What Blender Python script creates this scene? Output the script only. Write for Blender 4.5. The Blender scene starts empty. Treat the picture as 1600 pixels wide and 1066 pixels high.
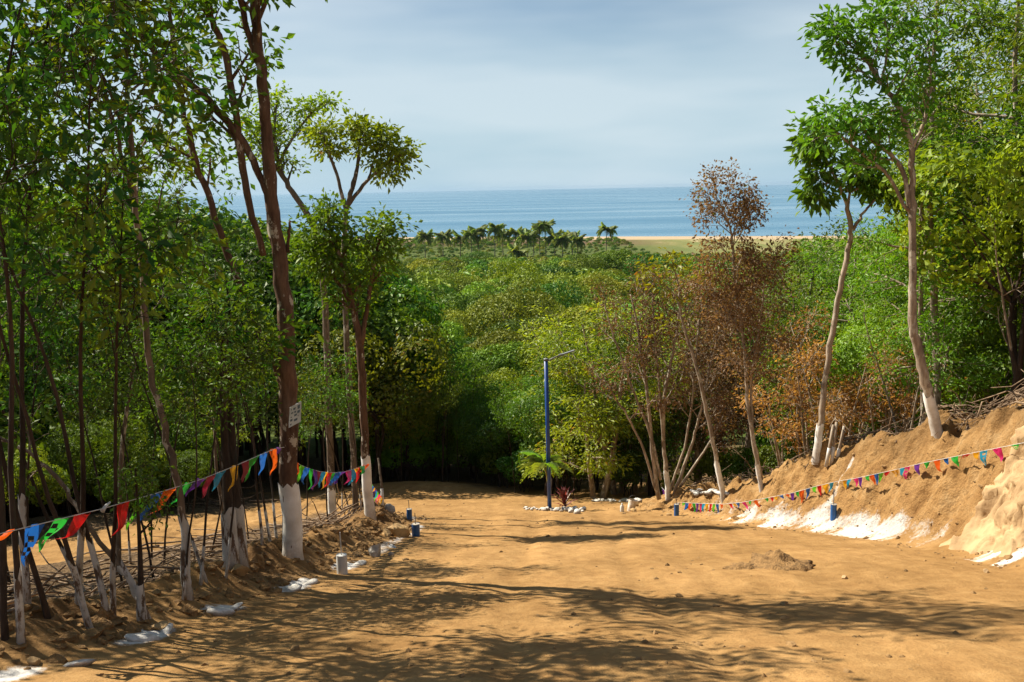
import bpy, math, random
import numpy as np
from mathutils import Vector, Matrix

R = math.radians
scene = bpy.context.scene
col = scene.collection

# ------------------------------------------------------------------ camera
CAM = Vector((0.0, 0.0, 32.0))
FPX = 1555.0                                   # focal length in pixels of a 1600 px wide frame
PITCH, ROLL = math.atan(238.5 / FPX), R(1.08)
_F = Vector((0, math.cos(PITCH), -math.sin(PITCH)))
_R0 = Vector((1, 0, 0)); _U0 = _R0.cross(_F)
CR = _R0 * math.cos(ROLL) - _U0 * math.sin(ROLL)
CU = _U0 * math.cos(ROLL) + _R0 * math.sin(ROLL)
cam_d = bpy.data.cameras.new('camera')
cam_d.sensor_width = 36; cam_d.lens = 36 * FPX / 1600
cam_d.clip_start = 0.1; cam_d.clip_end = 60000
cam = bpy.data.objects.new('camera', cam_d); col.objects.link(cam)
cam.matrix_world = Matrix(((CR.x, CU.x, -_F.x, CAM.x), (CR.y, CU.y, -_F.y, CAM.y), (CR.z, CU.z, -_F.z, CAM.z), (0, 0, 0, 1)))
scene.camera = cam

# ------------------------------------------------------------------ sky and sun
SUN_EL, SUN_AZ = R(46), R(-62)                 # azimuth from +Y, negative = to the left
world = bpy.data.worlds.new('World'); scene.world = world; world.use_nodes = True
wn, wl = world.node_tree.nodes, world.node_tree.links
wn.clear()
w_out = wn.new('ShaderNodeOutputWorld'); w_bg = wn.new('ShaderNodeBackground')
w_sky = wn.new('ShaderNodeTexSky'); w_sky.sky_type = 'NISHITA'; w_sky.sun_disc = False
w_sky.sun_elevation = SUN_EL; w_sky.sun_rotation = SUN_AZ
w_sky.altitude = 0; w_sky.air_density = 1.0; w_sky.dust_density = 0.3; w_sky.ozone_density = 2.5
w_tc = wn.new('ShaderNodeTexCoord'); w_map = wn.new('ShaderNodeMapping')
w_map.inputs['Scale'].default_value = (0.9, 0.9, 5.0); w_map.inputs['Rotation'].default_value = (0, R(3), 0)
w_no = wn.new('ShaderNodeTexNoise'); w_no.inputs['Scale'].default_value = 1.6; w_no.inputs['Detail'].default_value = 4
w_no.inputs['Roughness'].default_value = 0.55
w_rm = wn.new('ShaderNodeMapRange'); w_rm.inputs[1].default_value = 0.43; w_rm.inputs[2].default_value = 0.66
w_rm.inputs[3].default_value = 0.0; w_rm.inputs[4].default_value = 0.6
w_mix = wn.new('ShaderNodeMixRGB'); w_mix.inputs[2].default_value = (8.6, 9.7, 10.3, 1)
wl.new(w_tc.outputs['Generated'], w_map.inputs['Vector']); wl.new(w_map.outputs[0], w_no.inputs['Vector'])
wl.new(w_no.outputs['Fac'], w_rm.inputs[0]); wl.new(w_rm.outputs[0], w_mix.inputs[0])
w_sep = wn.new('ShaderNodeSeparateXYZ'); wl.new(w_tc.outputs['Generated'], w_sep.inputs[0])
w_hz = wn.new('ShaderNodeMapRange'); w_hz.interpolation_type = 'SMOOTHSTEP'
w_hz.inputs[1].default_value = -0.05; w_hz.inputs[2].default_value = 0.26; w_hz.inputs[3].default_value = 0.95; w_hz.inputs[4].default_value = 0.0
w_hm = wn.new('ShaderNodeMixRGB'); w_hm.inputs[2].default_value = (4.5, 7.1, 9.0, 1)   # pale sea haze low in the sky
wl.new(w_sep.outputs['Z'], w_hz.inputs[0]); wl.new(w_hz.outputs[0], w_hm.inputs[0]); wl.new(w_sky.outputs[0], w_hm.inputs[1])
wl.new(w_hm.outputs[0], w_mix.inputs[1]); wl.new(w_mix.outputs[0], w_bg.inputs['Color'])
w_bg.inputs['Strength'].default_value = 0.044
wl.new(w_bg.outputs[0], w_out.inputs['Surface'])

sun_d = bpy.data.lights.new('sun', 'SUN'); sun_d.energy = 5.0; sun_d.angle = R(0.53); sun_d.color = (1.0, 0.90, 0.74)
sun = bpy.data.objects.new('sun', sun_d); col.objects.link(sun)
SUN_DIR = Vector((math.sin(SUN_AZ) * math.cos(SUN_EL), math.cos(SUN_AZ) * math.cos(SUN_EL), math.sin(SUN_EL)))
sun.rotation_euler = (-SUN_DIR).to_track_quat('-Z', 'Y').to_euler()
sun.location = CAM + SUN_DIR * 60

vs = scene.view_settings
vs.view_transform = 'Standard'; vs.look = 'None'; vs.exposure = 1.0; vs.gamma = 1.0; vs.use_curve_mapping = False
scene.cycles.max_bounces = 8; scene.cycles.diffuse_bounces = 4; scene.cycles.transmission_bounces = 4
scene.cycles.transparent_max_bounces = 6; scene.cycles.volume_bounces = 1

# ------------------------------------------------------------------ helpers
rnd = random.Random(7)
def ray(px, py):
    d = _F + CR * ((px - 800) / FPX) + CU * ((533 - py) / FPX)
    return d / d.y
def at(px, py, Y):
    return CAM + ray(px, py) * Y

def hash2(ix, iy, s):
    n = (ix.astype(np.int64) * 374761393 + iy.astype(np.int64) * 668265263 + s * 1442695041) & 0x7fffffff
    n = ((n ^ (n >> 13)) * 1274126177) & 0x7fffffff
    n = (n ^ (n >> 16)) & 0xffff
    return n / 65535.0
def vnoise(x, y, s=0):
    ix, iy = np.floor(x), np.floor(y); fx, fy = x - ix, y - iy
    ux, uy = fx * fx * (3 - 2 * fx), fy * fy * (3 - 2 * fy)
    a, b = hash2(ix, iy, s), hash2(ix + 1, iy, s); c, d = hash2(ix, iy + 1, s), hash2(ix + 1, iy + 1, s)
    return (a * (1 - ux) + b * ux) * (1 - uy) + (c * (1 - ux) + d * ux) * uy - 0.5
def fbm(x, y, s=0, o=4, g=0.5):
    r, a = 0, 1.0
    for k in range(o):
        r = r + a * vnoise(x * 2 ** k + 17.3 * k, y * 2 ** k - 9.1 * k, s + k); a *= g
    return r
def sstep(a, b, x):
    t = np.clip((x - a) / (b - a), 0, 1); return t * t * (3 - 2 * t)

# ------------------------------------------------------------------ terrain heights
_ty = np.arange(-40, 900, 0.5)
_tz = np.interp(_ty, [-40, 0, 35, 41, 60, 100, 200, 300, 480, 590, 640, 690, 900],
                [41.06, 30.3, 20.88, 19.8, 16.7, 12.8, 6.0, 2.6, 1.4, 1.3, 0.5, -0.4, -6])
_k = np.ones(9) / 9; _tz2 = np.convolve(np.pad(_tz, 4, mode='edge'), _k, 'valid'); _tz2[:5] = _tz[:5]; _tz2[-5:] = _tz[-5:]
def xL(y):
    return np.interp(y, [0, 7.06, 8.56, 10.03, 11.75, 13.81, 16.13, 20.6, 25.6, 29, 33, 40], [-5.8, -3.92, -3.46, -3.12, -2.72, -2.44, -2.34, -2.08, -2.83, -3.9, -6, -9])
def xR(y):
    return np.interp(y, [0, 12.6, 14.5, 16.3, 18.1, 20.2, 22.3, 24.4, 26, 28, 30, 40], [6.9, 6.74, 6.76, 6.52, 6.02, 5.35, 4.85, 4.16, 3.4, 3.0, 3.4, 6.0])
def hB(y):
    return np.interp(y, [0, 10, 13.4, 17, 20, 23, 25.5, 27.5, 29], [2.7, 2.6, 2.45, 2.05, 1.6, 0.95, 0.6, 0.35, 0.0])
LOWER_ROAD = [(-3, 38), (-5.5, 33), (-7.6, 28), (-8.6, 23), (-11.5, 18), (-16, 13), (-24, 8)]
def lower_dist(x, y):
    best = np.full(np.shape(x), 1e9)
    for (ax, ay), (bx, by) in zip(LOWER_ROAD[:-1], LOWER_ROAD[1:]):
        vx, vy = bx - ax, by - ay
        t = np.clip(((x - ax) * vx + (y - ay) * vy) / (vx * vx + vy * vy), 0, 1)
        best = np.minimum(best, np.hypot(x - ax - t * vx, y - ay - t * vy))
    return best
def ground_z(x, y, detail=True):
    x = np.asarray(x, float); y = np.asarray(y, float)
    yy = y + 0.325 * x * np.clip((y - 300) / 300, 0, 1)
    z = np.interp(yy, _ty, _tz2)
    near = 1 - sstep(45, 70, y)
    xr, xl = xR(y), xL(y)
    nb = 0.22 * fbm(x * 0.25 + 3, y * 1.1, 11, 3) + 0.35 * vnoise(y * 0.35, x * 0.1, 4)
    t = (x - xr - nb) / 1.25
    bank = hB(y) * (0.85 * sstep(0.0, 1.0, t) + 0.15 * sstep(-0.35, 0.35, t) )
    bank = bank * (1 + 0.22 * fbm(x * 0.9, y * 0.9, 3, 3) * sstep(0.6, 1.2, t))
    z = z + bank * near
    z = z + 0.13 * np.maximum(0, x - xr - 1.4) * near * sstep(40, 20, y) * np.where(x > 40, 40 / np.maximum(x, 1), 1)
    # rough earth on the bank face
    face = sstep(-0.1, 0.25, t) * (1 - sstep(1.3, 2.6, t)) * near * sstep(0.1, 0.6, hB(y))
    z = z + face * (0.30 * fbm(x * 1.7, y * 2.3, 21, 5, 0.6) + 0.07 * vnoise(y * 3.3, x * 0.7, 24) + 0.16 * fbm(x * 4.5, y * 4.5, 27, 3, 0.65))
    # spoil ridge along the left edge, the ground behind it a little lower
    e = xl - x
    ridge = np.exp(-((e - 0.95) / 0.55) ** 2) * (1 - sstep(24, 28, y)) * near
    z = z + ridge * (0.30 + 0.42 * fbm(x * 0.9, y * 0.9, 31, 4, 0.6))
    z = z - 0.22 * sstep(1.2, 3.0, e) * near * (1 - sstep(26, 32, y)) - 0.03 * np.maximum(0, e - 3) * near * (e < 40) - (0.03 * 37 * near) * (e >= 40)
    wood = sstep(0.3, 1.2, e) * near
    z = z + wood * 0.16 * fbm(x * 1.3, y * 1.3, 41, 4, 0.6)
    z = z + 0.5 * np.exp(-(((x + 4.0) / 3.2) ** 2 + ((y - 36) / 2.2) ** 2))
    z = z + 0.5 * np.exp(-(((x + 12.0) / 4) ** 2 + ((y - 26) / 3.0) ** 2))
    # the road itself: ruts along its length and small unevenness
    road = sstep(0.1, 0.7, x - xl) * (1 - sstep(-0.5, 0.1, t)) * (1 - sstep(38, 44, y)) * near
    c = 0.03 * (y - 15) + 0.12 * np.sin(y * 0.35)
    for rx, ra in ((0.15, .030), (1.75, .036), (2.6, .020), (4.1, .020), (-1.0, .016)):
        z = z - road * ra * np.exp(-((x - rx - c) / 0.16) ** 2)
    z = z + road * (0.08 * vnoise(x * 0.4, y * 0.4, 51) + 0.028 * fbm(x * 2, y * 1.5, 61, 4, 0.6))
    z = z + (1 - near) * 0.8 * fbm(x * 0.02, y * 0.02, 71, 3)* (1 - sstep(400, 560, yy))
    return z
def gz(x, y): return float(ground_z(np.array([x]), np.array([y]))[0])
def hit(px, py, lift=0.0, y0=4.0, y1=80.0):
    d = ray(px, py)
    ys = np.arange(y0, y1, 0.04)
    g = ground_z(CAM.x + d.x * ys, ys)
    below = (CAM.z + d.z * ys) <= g + lift
    i = int(np.argmax(below)) if below.any() else len(ys) - 1
    return Vector((CAM.x + d.x * ys[i], ys[i], g[i]))

# ------------------------------------------------------------------ materials
MATS = {}
def mat(name):
    m = bpy.data.materials.new(name); m.use_nodes = True
    m.node_tree.nodes.clear(); MATS[name] = m
    nt = m.node_tree
    out = nt.nodes.new('ShaderNodeOutputMaterial')
    return m, nt, out
def N(nt, kind, **kw):
    n = nt.nodes.new(kind)
    for k, v in kw.items():
        if k.startswith('i_'): n.inputs[k[2:].replace('_', ' ')].default_value = v
        else: setattr(n, k, v)
    return n
def rgba(c): return (c[0], c[1], c[2], 1)
def ramp(nt, stops):
    n = nt.nodes.new('ShaderNodeValToRGB'); cr = n.color_ramp
    while len(cr.elements) < len(stops): cr.elements.new(0.5)
    for e, (p, c) in zip(cr.elements, stops): e.position = p; e.color = rgba(c)
    return n
def simple(name, c, rough=0.6, var=0.12, scale=6.0, bump=0.0, bscale=30, spec=0.3, c2=None, detail=5):
    m, nt, out = mat(name)
    b = N(nt, 'ShaderNodeBsdfPrincipled'); b.inputs['Roughness'].default_value = rough
    b.inputs['Specular IOR Level'].default_value = spec
    tc = N(nt, 'ShaderNodeTexCoord'); no = N(nt, 'ShaderNodeTexNoise', i_Scale=scale, i_Detail=detail)
    nt.links.new(tc.outputs['Object'], no.inputs['Vector'])
    lo = [max(0, v * (1 - var * 2)) for v in c]; hi = [min(1, v * (1 + var)) for v in c]
    if c2: lo = c2
    rp = ramp(nt, [(0.32, lo), (0.62, hi)])
    nt.links.new(no.outputs['Fac'], rp.inputs['Fac']); nt.links.new(rp.outputs['Color'], b.inputs['Base Color'])
    if bump:
        n2 = N(nt, 'ShaderNodeTexNoise', i_Scale=bscale, i_Detail=4)
        bp = N(nt, 'ShaderNodeBump', i_Strength=bump, i_Distance=0.03)
        nt.links.new(tc.outputs['Object'], n2.inputs['Vector'])
        nt.links.new(n2.outputs['Fac'], bp.inputs['Height']); nt.links.new(bp.outputs['Normal'], b.inputs['Normal'])
    nt.links.new(b.outputs[0], out.inputs['Surface'])
    return m

def leafmat(name, c1, c2, trans=0.42, accent=None, acc=0.97, gloss=0.025):
    dry = name in ('leaf_brown', 'leaf_orange', 'leaf_red')
    m, nt, out = mat(name)
    at_ = N(nt, 'ShaderNodeAttribute', attribute_name='tint')
    rp = ramp(nt, [(0.0, c1), (acc - 0.02, c2), (acc, accent or c2), (1.0, accent or c2)])
    nt.links.new(at_.outputs['Fac'], rp.inputs['Fac'])
    oi = N(nt, 'ShaderNodeObjectInfo')
    hs = N(nt, 'ShaderNodeHueSaturation')
    mh = N(nt, 'ShaderNodeMapRange'); mh.inputs[3].default_value, mh.inputs[4].default_value = (0.495, 0.505) if dry else (0.47, 0.53)
    mv = N(nt, 'ShaderNodeMath', operation='MULTIPLY_ADD'); mv.inputs[1].default_value = 7.31; mv.inputs[2].default_value = 0.0
    fr = N(nt, 'ShaderNodeMath', operation='FRACT')
    mv2 = N(nt, 'ShaderNodeMapRange'); mv2.inputs[3].default_value = 0.62; mv2.inputs[4].default_value = 1.4
    nt.links.new(oi.outputs['Random'], mh.inputs[0]); nt.links.new(mh.outputs[0], hs.inputs['Hue'])
    nt.links.new(oi.outputs['Random'], mv.inputs[0]); nt.links.new(mv.outputs[0], fr.inputs[0])
    nt.links.new(fr.outputs[0], mv2.inputs[0]); nt.links.new(mv2.outputs[0], hs.inputs['Value'])
    nt.links.new(rp.outputs['Color'], hs.inputs['Color'])
    df = N(nt, 'ShaderNodeBsdfDiffuse'); tr = N(nt, 'ShaderNodeBsdfTranslucent'); gl = N(nt, 'ShaderNodeBsdfGlossy')
    gl.inputs['Roughness'].default_value = 0.5; gl.inputs['Color'].default_value = (0.9, 0.95, 0.85, 1)
    warm = N(nt, 'ShaderNodeMixRGB', blend_type='MULTIPLY'); warm.inputs[0].default_value = 1; warm.inputs[2].default_value = (1.9, 1.75, 0.7, 1)
    nt.links.new(hs.outputs['Color'], warm.inputs[1])
    nt.links.new(hs.outputs['Color'], df.inputs['Color']); nt.links.new(warm.outputs['Color'], tr.inputs['Color'])
    m1 = N(nt, 'ShaderNodeMixShader'); m1.inputs[0].default_value = trans
    m2 = N(nt, 'ShaderNodeMixShader'); m2.inputs[0].default_value = gloss
    nt.links.new(df.outputs[0], m1.inputs[1]); nt.links.new(tr.outputs[0], m1.inputs[2])
    nt.links.new(m1.outputs[0], m2.inputs[1]); nt.links.new(gl.outputs[0], m2.inputs[2])
    nt.links.new(m2.outputs[0], out.inputs['Surface'])
    return m

YEL = (0.30, 0.20, 0.02)
leafmat('leaf_mid', (0.04, 0.098, 0.006), (0.14, 0.235, 0.012), 0.32, YEL, 0.985)
leafmat('leaf_dark', (0.02, 0.062, 0.005), (0.066, 0.14, 0.009), 0.28, YEL, 0.992)
leafmat('leaf_bright', (0.07, 0.14, 0.008), (0.19, 0.275, 0.014), 0.34, YEL, 0.975)
leafmat('leaf_feather', (0.06, 0.13, 0.006), (0.16, 0.24, 0.01), 0.38, (0.22, 0.16, 0.02), 0.97, 0.03)
leafmat('leaf_yellow', (0.12, 0.18, 0.008), (0.23, 0.275, 0.012), 0.4, (0.26, 0.16, 0.02), 0.90, 0.03)
leafmat('leaf_valley', (0.08, 0.155, 0.015), (0.19, 0.285, 0.024), 0.15, None, 0.99, 0.02)
leafmat('leaf_valley_dark', (0.042, 0.105, 0.013), (0.108, 0.198, 0.02), 0.15, None, 0.99, 0.02)
leafmat('leaf_valley_olive', (0.12, 0.17, 0.02), (0.23, 0.268, 0.03), 0.15, None, 0.99, 0.02)
leafmat('leaf_brown', (.088,.050,.028), (.170,.102,.058), 0.35, (0.10, 0.11, 0.02), 0.93, 0.02)
leafmat('leaf_orange', (.20,.105,.036), (.36,.205,.075), 0.40, (0.12, 0.13, 0.02), 0.90, 0.02)
leafmat('leaf_palm', (.095,.150,.032), (.20,.25,.06), 0.42, (0.25, 0.19, 0.06), 0.90, 0.015)
leafmat('leaf_young_palm', (0.075, 0.150, 0.015), (0.150, 0.230, 0.022), 0.45, (0.33, 0.27, 0.04), 0.90, 0.08)
leafmat('leaf_red', (0.110, 0.014, 0.018), (0.230, 0.035, 0.040), 0.35, (0.10, 0.04, 0.03), 0.8, 0.08)

def barkmat(name, dark, light, lichen=0.0, red=False):
    m, nt, out = mat(name)
    b = N(nt, 'ShaderNodeBsdfPrincipled'); b.inputs['Roughness'].default_value = 0.85; b.inputs['Specular IOR Level'].default_value = 0.2
    tc = N(nt, 'ShaderNodeTexCoord'); mp = N(nt, 'ShaderNodeMapping'); mp.inputs['Scale'].default_value = (14, 14, 3.2)
    nt.links.new(tc.outputs['Object'], mp.inputs['Vector'])
    no = N(nt, 'ShaderNodeTexNoise', i_Scale=1.0, i_Detail=6, i_Roughness=0.65); nt.links.new(mp.outputs[0], no.inputs['Vector'])
    rp = ramp(nt, [(0.30, dark), (0.66, light)]); nt.links.new(no.outputs['Fac'], rp.inputs['Fac'])
    c = rp.outputs['Color']
    n3 = N(nt, 'ShaderNodeTexNoise', i_Scale=0.9, i_Detail=3); nt.links.new(tc.outputs['Object'], n3.inputs['Vector'])
    mm = N(nt, 'ShaderNodeMixRGB', blend_type='MULTIPLY'); mm.inputs[0].default_value = 0.7
    r3 = ramp(nt, [(0.35, (0.45, 0.40, 0.36)), (0.65, (1.25, 1.2, 1.15))]); nt.links.new(n3.outputs['Fac'], r3.inputs['Fac'])
    nt.links.new(c, mm.inputs[1]); nt.links.new(r3.outputs['Color'], mm.inputs[2]); c = mm.outputs['Color']
    if lichen:
        mp2 = N(nt, 'ShaderNodeMapping'); mp2.inputs['Scale'].default_value = (4, 4, 2.2); nt.links.new(tc.outputs['Object'], mp2.inputs['Vector'])
        n2 = N(nt, 'ShaderNodeTexNoise', i_Scale=1.6, i_Detail=6, i_Roughness=0.7); nt.links.new(mp2.outputs[0], n2.inputs['Vector'])
        r2 = ramp(nt, [(0.60 - lichen, (0, 0, 0)), (0.63 - lichen, (1, 1, 1))]); nt.links.new(n2.outputs['Fac'], r2.inputs['Fac'])
        mx = N(nt, 'ShaderNodeMixRGB'); mx.inputs[2].default_value = (0.42, 0.38, 0.31, 1)
        nt.links.new(r2.outputs['Color'], mx.inputs[0]); nt.links.new(c, mx.inputs[1]); c = mx.outputs['Color']
    nt.links.new(c, b.inputs['Base Color'])
    bp = N(nt, 'ShaderNodeBump', i_Strength=0.7, i_Distance=0.02); nt.links.new(no.outputs['Fac'], bp.inputs['Height'])
    nt.links.new(bp.outputs['Normal'], b.inputs['Normal']); nt.links.new(b.outputs[0], out.inputs['Surface'])
    return m
barkmat('bark_red', (0.055, 0.030, 0.020), (0.170, 0.105, 0.070), 0.02)
barkmat('bark_grey', (0.070, 0.055, 0.042), (0.230, 0.185, 0.140), 0.02)
barkmat('bark_dark', (0.022, 0.016, 0.012), (0.075, 0.055, 0.040))
barkmat('bark_tan', (0.150, 0.122, 0.095), (0.40, 0.335, 0.265), 0.05)
barkmat('bark_pale', (0.190, 0.158, 0.125), (0.46, 0.39, 0.31), 0.04)
barkmat('palm_bark', (0.100, 0.085, 0.065), (0.240, 0.210, 0.170))

def paintmat(name, white=(0.80, 0.80, 0.78), under=(0.20, 0.14, 0.10), amount=0.30):
    m, nt, out = mat(name)
    b = N(nt, 'ShaderNodeBsdfPrincipled'); b.inputs['Roughness'].default_value = 0.9; b.inputs['Specular IOR Level'].default_value = 0.15
    tc = N(nt, 'ShaderNodeTexCoord'); mp = N(nt, 'ShaderNodeMapping'); mp.inputs['Scale'].default_value = (6, 6, 2.0); nt.links.new(tc.outputs['Object'], mp.inputs['Vector'])
    no = N(nt, 'ShaderNodeTexNoise', i_Scale=1.5, i_Detail=7, i_Roughness=0.7); nt.links.new(mp.outputs[0], no.inputs['Vector'])
    rp = ramp(nt, [(amount - 0.02, under), (amount + 0.04, white)]); nt.links.new(no.outputs['Fac'], rp.inputs['Fac'])
    sx = N(nt, 'ShaderNodeSeparateXYZ'); nt.links.new(tc.outputs['Object'], sx.inputs[0])
    n5 = N(nt, 'ShaderNodeTexNoise', i_Scale=9.0, i_Detail=6, i_Roughness=0.75); nt.links.new(tc.outputs['Object'], n5.inputs['Vector'])
    zz = N(nt, 'ShaderNodeMath', operation='MULTIPLY_ADD'); nt.links.new(n5.outputs['Fac'], zz.inputs[0]); zz.inputs[1].default_value = -0.75; nt.links.new(sx.outputs['Z'], zz.inputs[2])
    mr = N(nt, 'ShaderNodeMapRange'); mr.inputs[1].default_value = -0.42; mr.inputs[2].default_value = -0.05; mr.inputs[3].default_value = 0.55; mr.inputs[4].default_value = 0.0; nt.links.new(zz.outputs[0], mr.inputs[0])
    md = N(nt, 'ShaderNodeMixRGB'); nt.links.new(mr.outputs[0], md.inputs[0]); nt.links.new(rp.outputs['Color'], md.inputs[1]); md.inputs[2].default_value = (0.20, 0.125, 0.055, 1)
    n6 = N(nt, 'ShaderNodeTexNoise', i_Scale=3.0, i_Detail=5); nt.links.new(tc.outputs['Object'], n6.inputs['Vector'])
    r6 = ramp(nt, [(0.3, (0.72, 0.68, 0.62)), (0.6, (1.05, 1.05, 1.05))]); nt.links.new(n6.outputs['Fac'], r6.inputs['Fac'])
    mq = N(nt, 'ShaderNodeMixRGB', blend_type='MULTIPLY'); mq.inputs[0].default_value = 1.0; nt.links.new(md.outputs['Color'], mq.inputs[1]); nt.links.new(r6.outputs['Color'], mq.inputs[2])
    nt.links.new(mq.outputs['Color'], b.inputs['Base Color'])
    bp = N(nt, 'ShaderNodeBump', i_Strength=0.6, i_Distance=0.02); nt.links.new(no.outputs['Fac'], bp.inputs['Height']); nt.links.new(bp.outputs['Normal'], b.inputs['Normal'])
    nt.links.new(b.outputs[0], out.inputs['Surface'])
    return m
paintmat('whitewash', (0.72, 0.72, 0.70), (0.15, 0.10, 0.07), 0.31); paintmat('whitewash_worn', (0.50, 0.50, 0.48), (0.13, 0.09, 0.065), 0.44)
paintmat('white_stone', (0.62, 0.61, 0.58), (0.50, 0.42, 0.32), 0.30)

def groundmat():
    m, nt, out = mat('earth')
    b = N(nt, 'ShaderNodeBsdfPrincipled'); b.inputs['Roughness'].default_value = 0.95; b.inputs['Specular IOR Level'].default_value = 0.1
    tc = N(nt, 'ShaderNodeTexCoord'); L = nt.links.new; P = tc.outputs['Object']
    def noise(s, d=6, r=0.6, scale=None):
        n = N(nt, 'ShaderNodeTexNoise', i_Scale=s, i_Detail=d, i_Roughness=r)
        if scale:
            mp = N(nt, 'ShaderNodeMapping'); mp.inputs['Scale'].default_value = scale; L(P, mp.inputs['Vector']); L(mp.outputs[0], n.inputs['Vector'])
        else: L(P, n.inputs['Vector'])
        return n
    def attr(n): return N(nt, 'ShaderNodeAttribute', attribute_name=n).outputs['Fac']
    def mix(f, a, c, bt='MIX'):
        x = N(nt, 'ShaderNodeMixRGB', blend_type=bt)
        for i, v in enumerate((f, a, c)):
            if isinstance(v, (int, float)): x.inputs[i].default_value = v
            elif isinstance(v, tuple): x.inputs[i].default_value = rgba(v)
            else: L(v, x.inputs[i])
        return x.outputs['Color']
    big = noise(0.45, 4); mid = noise(3.5, 6, 0.65); fine = noise(38, 4, 0.7); streak = noise(1.0, 5, 0.6, (3.0, 0.28, 3.0))
    r1 = ramp(nt, [(0.30, (0.255, 0.148, 0.058)), (0.55, (0.322, 0.196, 0.079)), (0.75, (0.372, 0.237, 0.104))]); L(mid.outputs['Fac'], r1.inputs['Fac'])
    r2 = ramp(nt, [(0.35, (0.80, 0.76, 0.70)), (0.62, (1.08, 1.06, 1.04))]); L(big.outputs['Fac'], r2.inputs['Fac'])
    c = mix(0.8, r1.outputs['Color'], r2.outputs['Color'], 'MULTIPLY')
    r3 = ramp(nt, [(0.36, (0.80, 0.76, 0.70)), (0.60, (1.06, 1.05, 1.03))]); L(streak.outputs['Fac'], r3.inputs['Fac'])
    c = mix(0.65, c, r3.outputs['Color'], 'MULTIPLY')
    r4 = ramp(nt, [(0.28, (0.50, 0.44, 0.38)), (0.42, (1, 1, 1)), (0.70, (1.12, 1.10, 1.06))]); L(fine.outputs['Fac'], r4.inputs['Fac'])
    c = mix(0.75, c, r4.outputs['Color'], 'MULTIPLY')
    c = mix(attr('track'), c, mix(1.0, c, (1.22, 1.22, 1.24), 'MULTIPLY'))
    # bank face: redder, paler veins
    n_b = noise(2.2, 7, 0.7)
    rb = ramp(nt, [(0.30, (0.27, 0.145, 0.054)), (0.50, (0.39, 0.228, 0.090)), (0.72, (0.50, 0.335, 0.165))]); L(n_b.outputs['Fac'], rb.inputs['Fac'])
    c = mix(attr('bank'), c, mix(0.7, rb.outputs['Color'], r4.outputs['Color'], 'MULTIPLY'))
    # damp dug soil
    c = mix(attr('soil'), c, mix(0.8, (0.125, 0.070, 0.030), r4.outputs['Color'], 'MULTIPLY'))
    # leaf litter
    n_l = noise(22, 3, 0.8)
    rl = ramp(nt, [(0.30, (0.030, 0.020, 0.012)), (0.50, (0.105, 0.068, 0.036)), (0.70, (0.24, 0.16, 0.085))]); L(n_l.outputs['Fac'], rl.inputs['Fac'])
    c = mix(attr('litter'), c, rl.outputs['Color'])
    # ground cover of the valley, beach sand and dry grass
    n_v = noise(0.25, 6, 0.7)
    rv = ramp(nt, [(0.35, (0.040, 0.070, 0.014)), (0.60, (0.095, 0.120, 0.028))]); L(n_v.outputs['Fac'], rv.inputs['Fac'])
    c = mix(attr('veg'), c, rv.outputs['Color'])
    n_g = noise(0.05, 6, 0.65, (1, 0.35, 1))
    rg = ramp(nt, [(0.36, (0.13, 0.155, 0.050)), (0.56, (0.20, 0.195, 0.070)), (0.66, (0.38, 0.31, 0.18))]); L(n_g.outputs['Fac'], rg.inputs['Fac'])
    c = mix(attr('plain'), c, rg.outputs['Color'])
    c = mix(attr('sand'), c, (0.40, 0.31, 0.20))
    # spilled white lime: the poured shape is in the attribute, the ragged rim in the noise
    n_w = noise(11, 6, 0.75)
    ad = N(nt, 'ShaderNodeMath', operation='ADD'); L(attr('lime'), ad.inputs[0])
    ms = N(nt, 'ShaderNodeMath', operation='MULTIPLY_ADD'); L(n_w.outputs['Fac'], ms.inputs[0]); ms.inputs[1].default_value = 1.5; ms.inputs[2].default_value = -0.75
    L(ms.outputs[0], ad.inputs[1])
    rw = ramp(nt, [(0.40, (0, 0, 0)), (0.78, (1, 1, 1))]); L(ad.outputs[0], rw.inputs['Fac'])
    gate = N(nt, 'ShaderNodeMath', operation='MULTIPLY'); L(rw.outputs['Color'], gate.inputs[0])
    g2 = N(nt, 'ShaderNodeMapRange'); g2.inputs[1].default_value = 0.05; g2.inputs[2].default_value = 0.3; L(attr('lime'), g2.inputs[0]); L(g2.outputs[0], gate.inputs[1])
    c = mix(gate.outputs[0], c, mix(0.6, (0.60, 0.585, 0.56), r4.outputs['Color'], 'MULTIPLY'))
    L(c, b.inputs['Base Color'])
    bsum = N(nt, 'ShaderNodeMath', operation='MULTIPLY_ADD'); L(fine.outputs['Fac'], bsum.inputs[0]); bsum.inputs[1].default_value = 0.18
    L(mid.outputs['Fac'], bsum.inputs[2])
    vo = N(nt, 'ShaderNodeTexVoronoi', i_Scale=7.0); vo.feature = 'F1'; L(P, vo.inputs['Vector'])
    nb2 = noise(12, 6, 0.75)
    rough = N(nt, 'ShaderNodeMath', operation='MULTIPLY_ADD'); L(nb2.outputs['Fac'], rough.inputs[0]); rough.inputs[1].default_value = 2.2; L(vo.outputs['Distance'], rough.inputs[2])
    bk = N(nt, 'ShaderNodeMath', operation='MULTIPLY_ADD'); L(rough.outputs[0], bk.inputs[0]); L(attr('bank'), bk.inputs[1]); L(bsum.outputs[0], bk.inputs[2])
    bp = N(nt, 'ShaderNodeBump', i_Strength=0.8, i_Distance=0.07); L(bk.outputs[0], bp.inputs['Height']); L(bp.outputs['Normal'], b.inputs['Normal'])
    L(b.outputs[0], out.inputs['Surface'])
groundmat()

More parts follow.
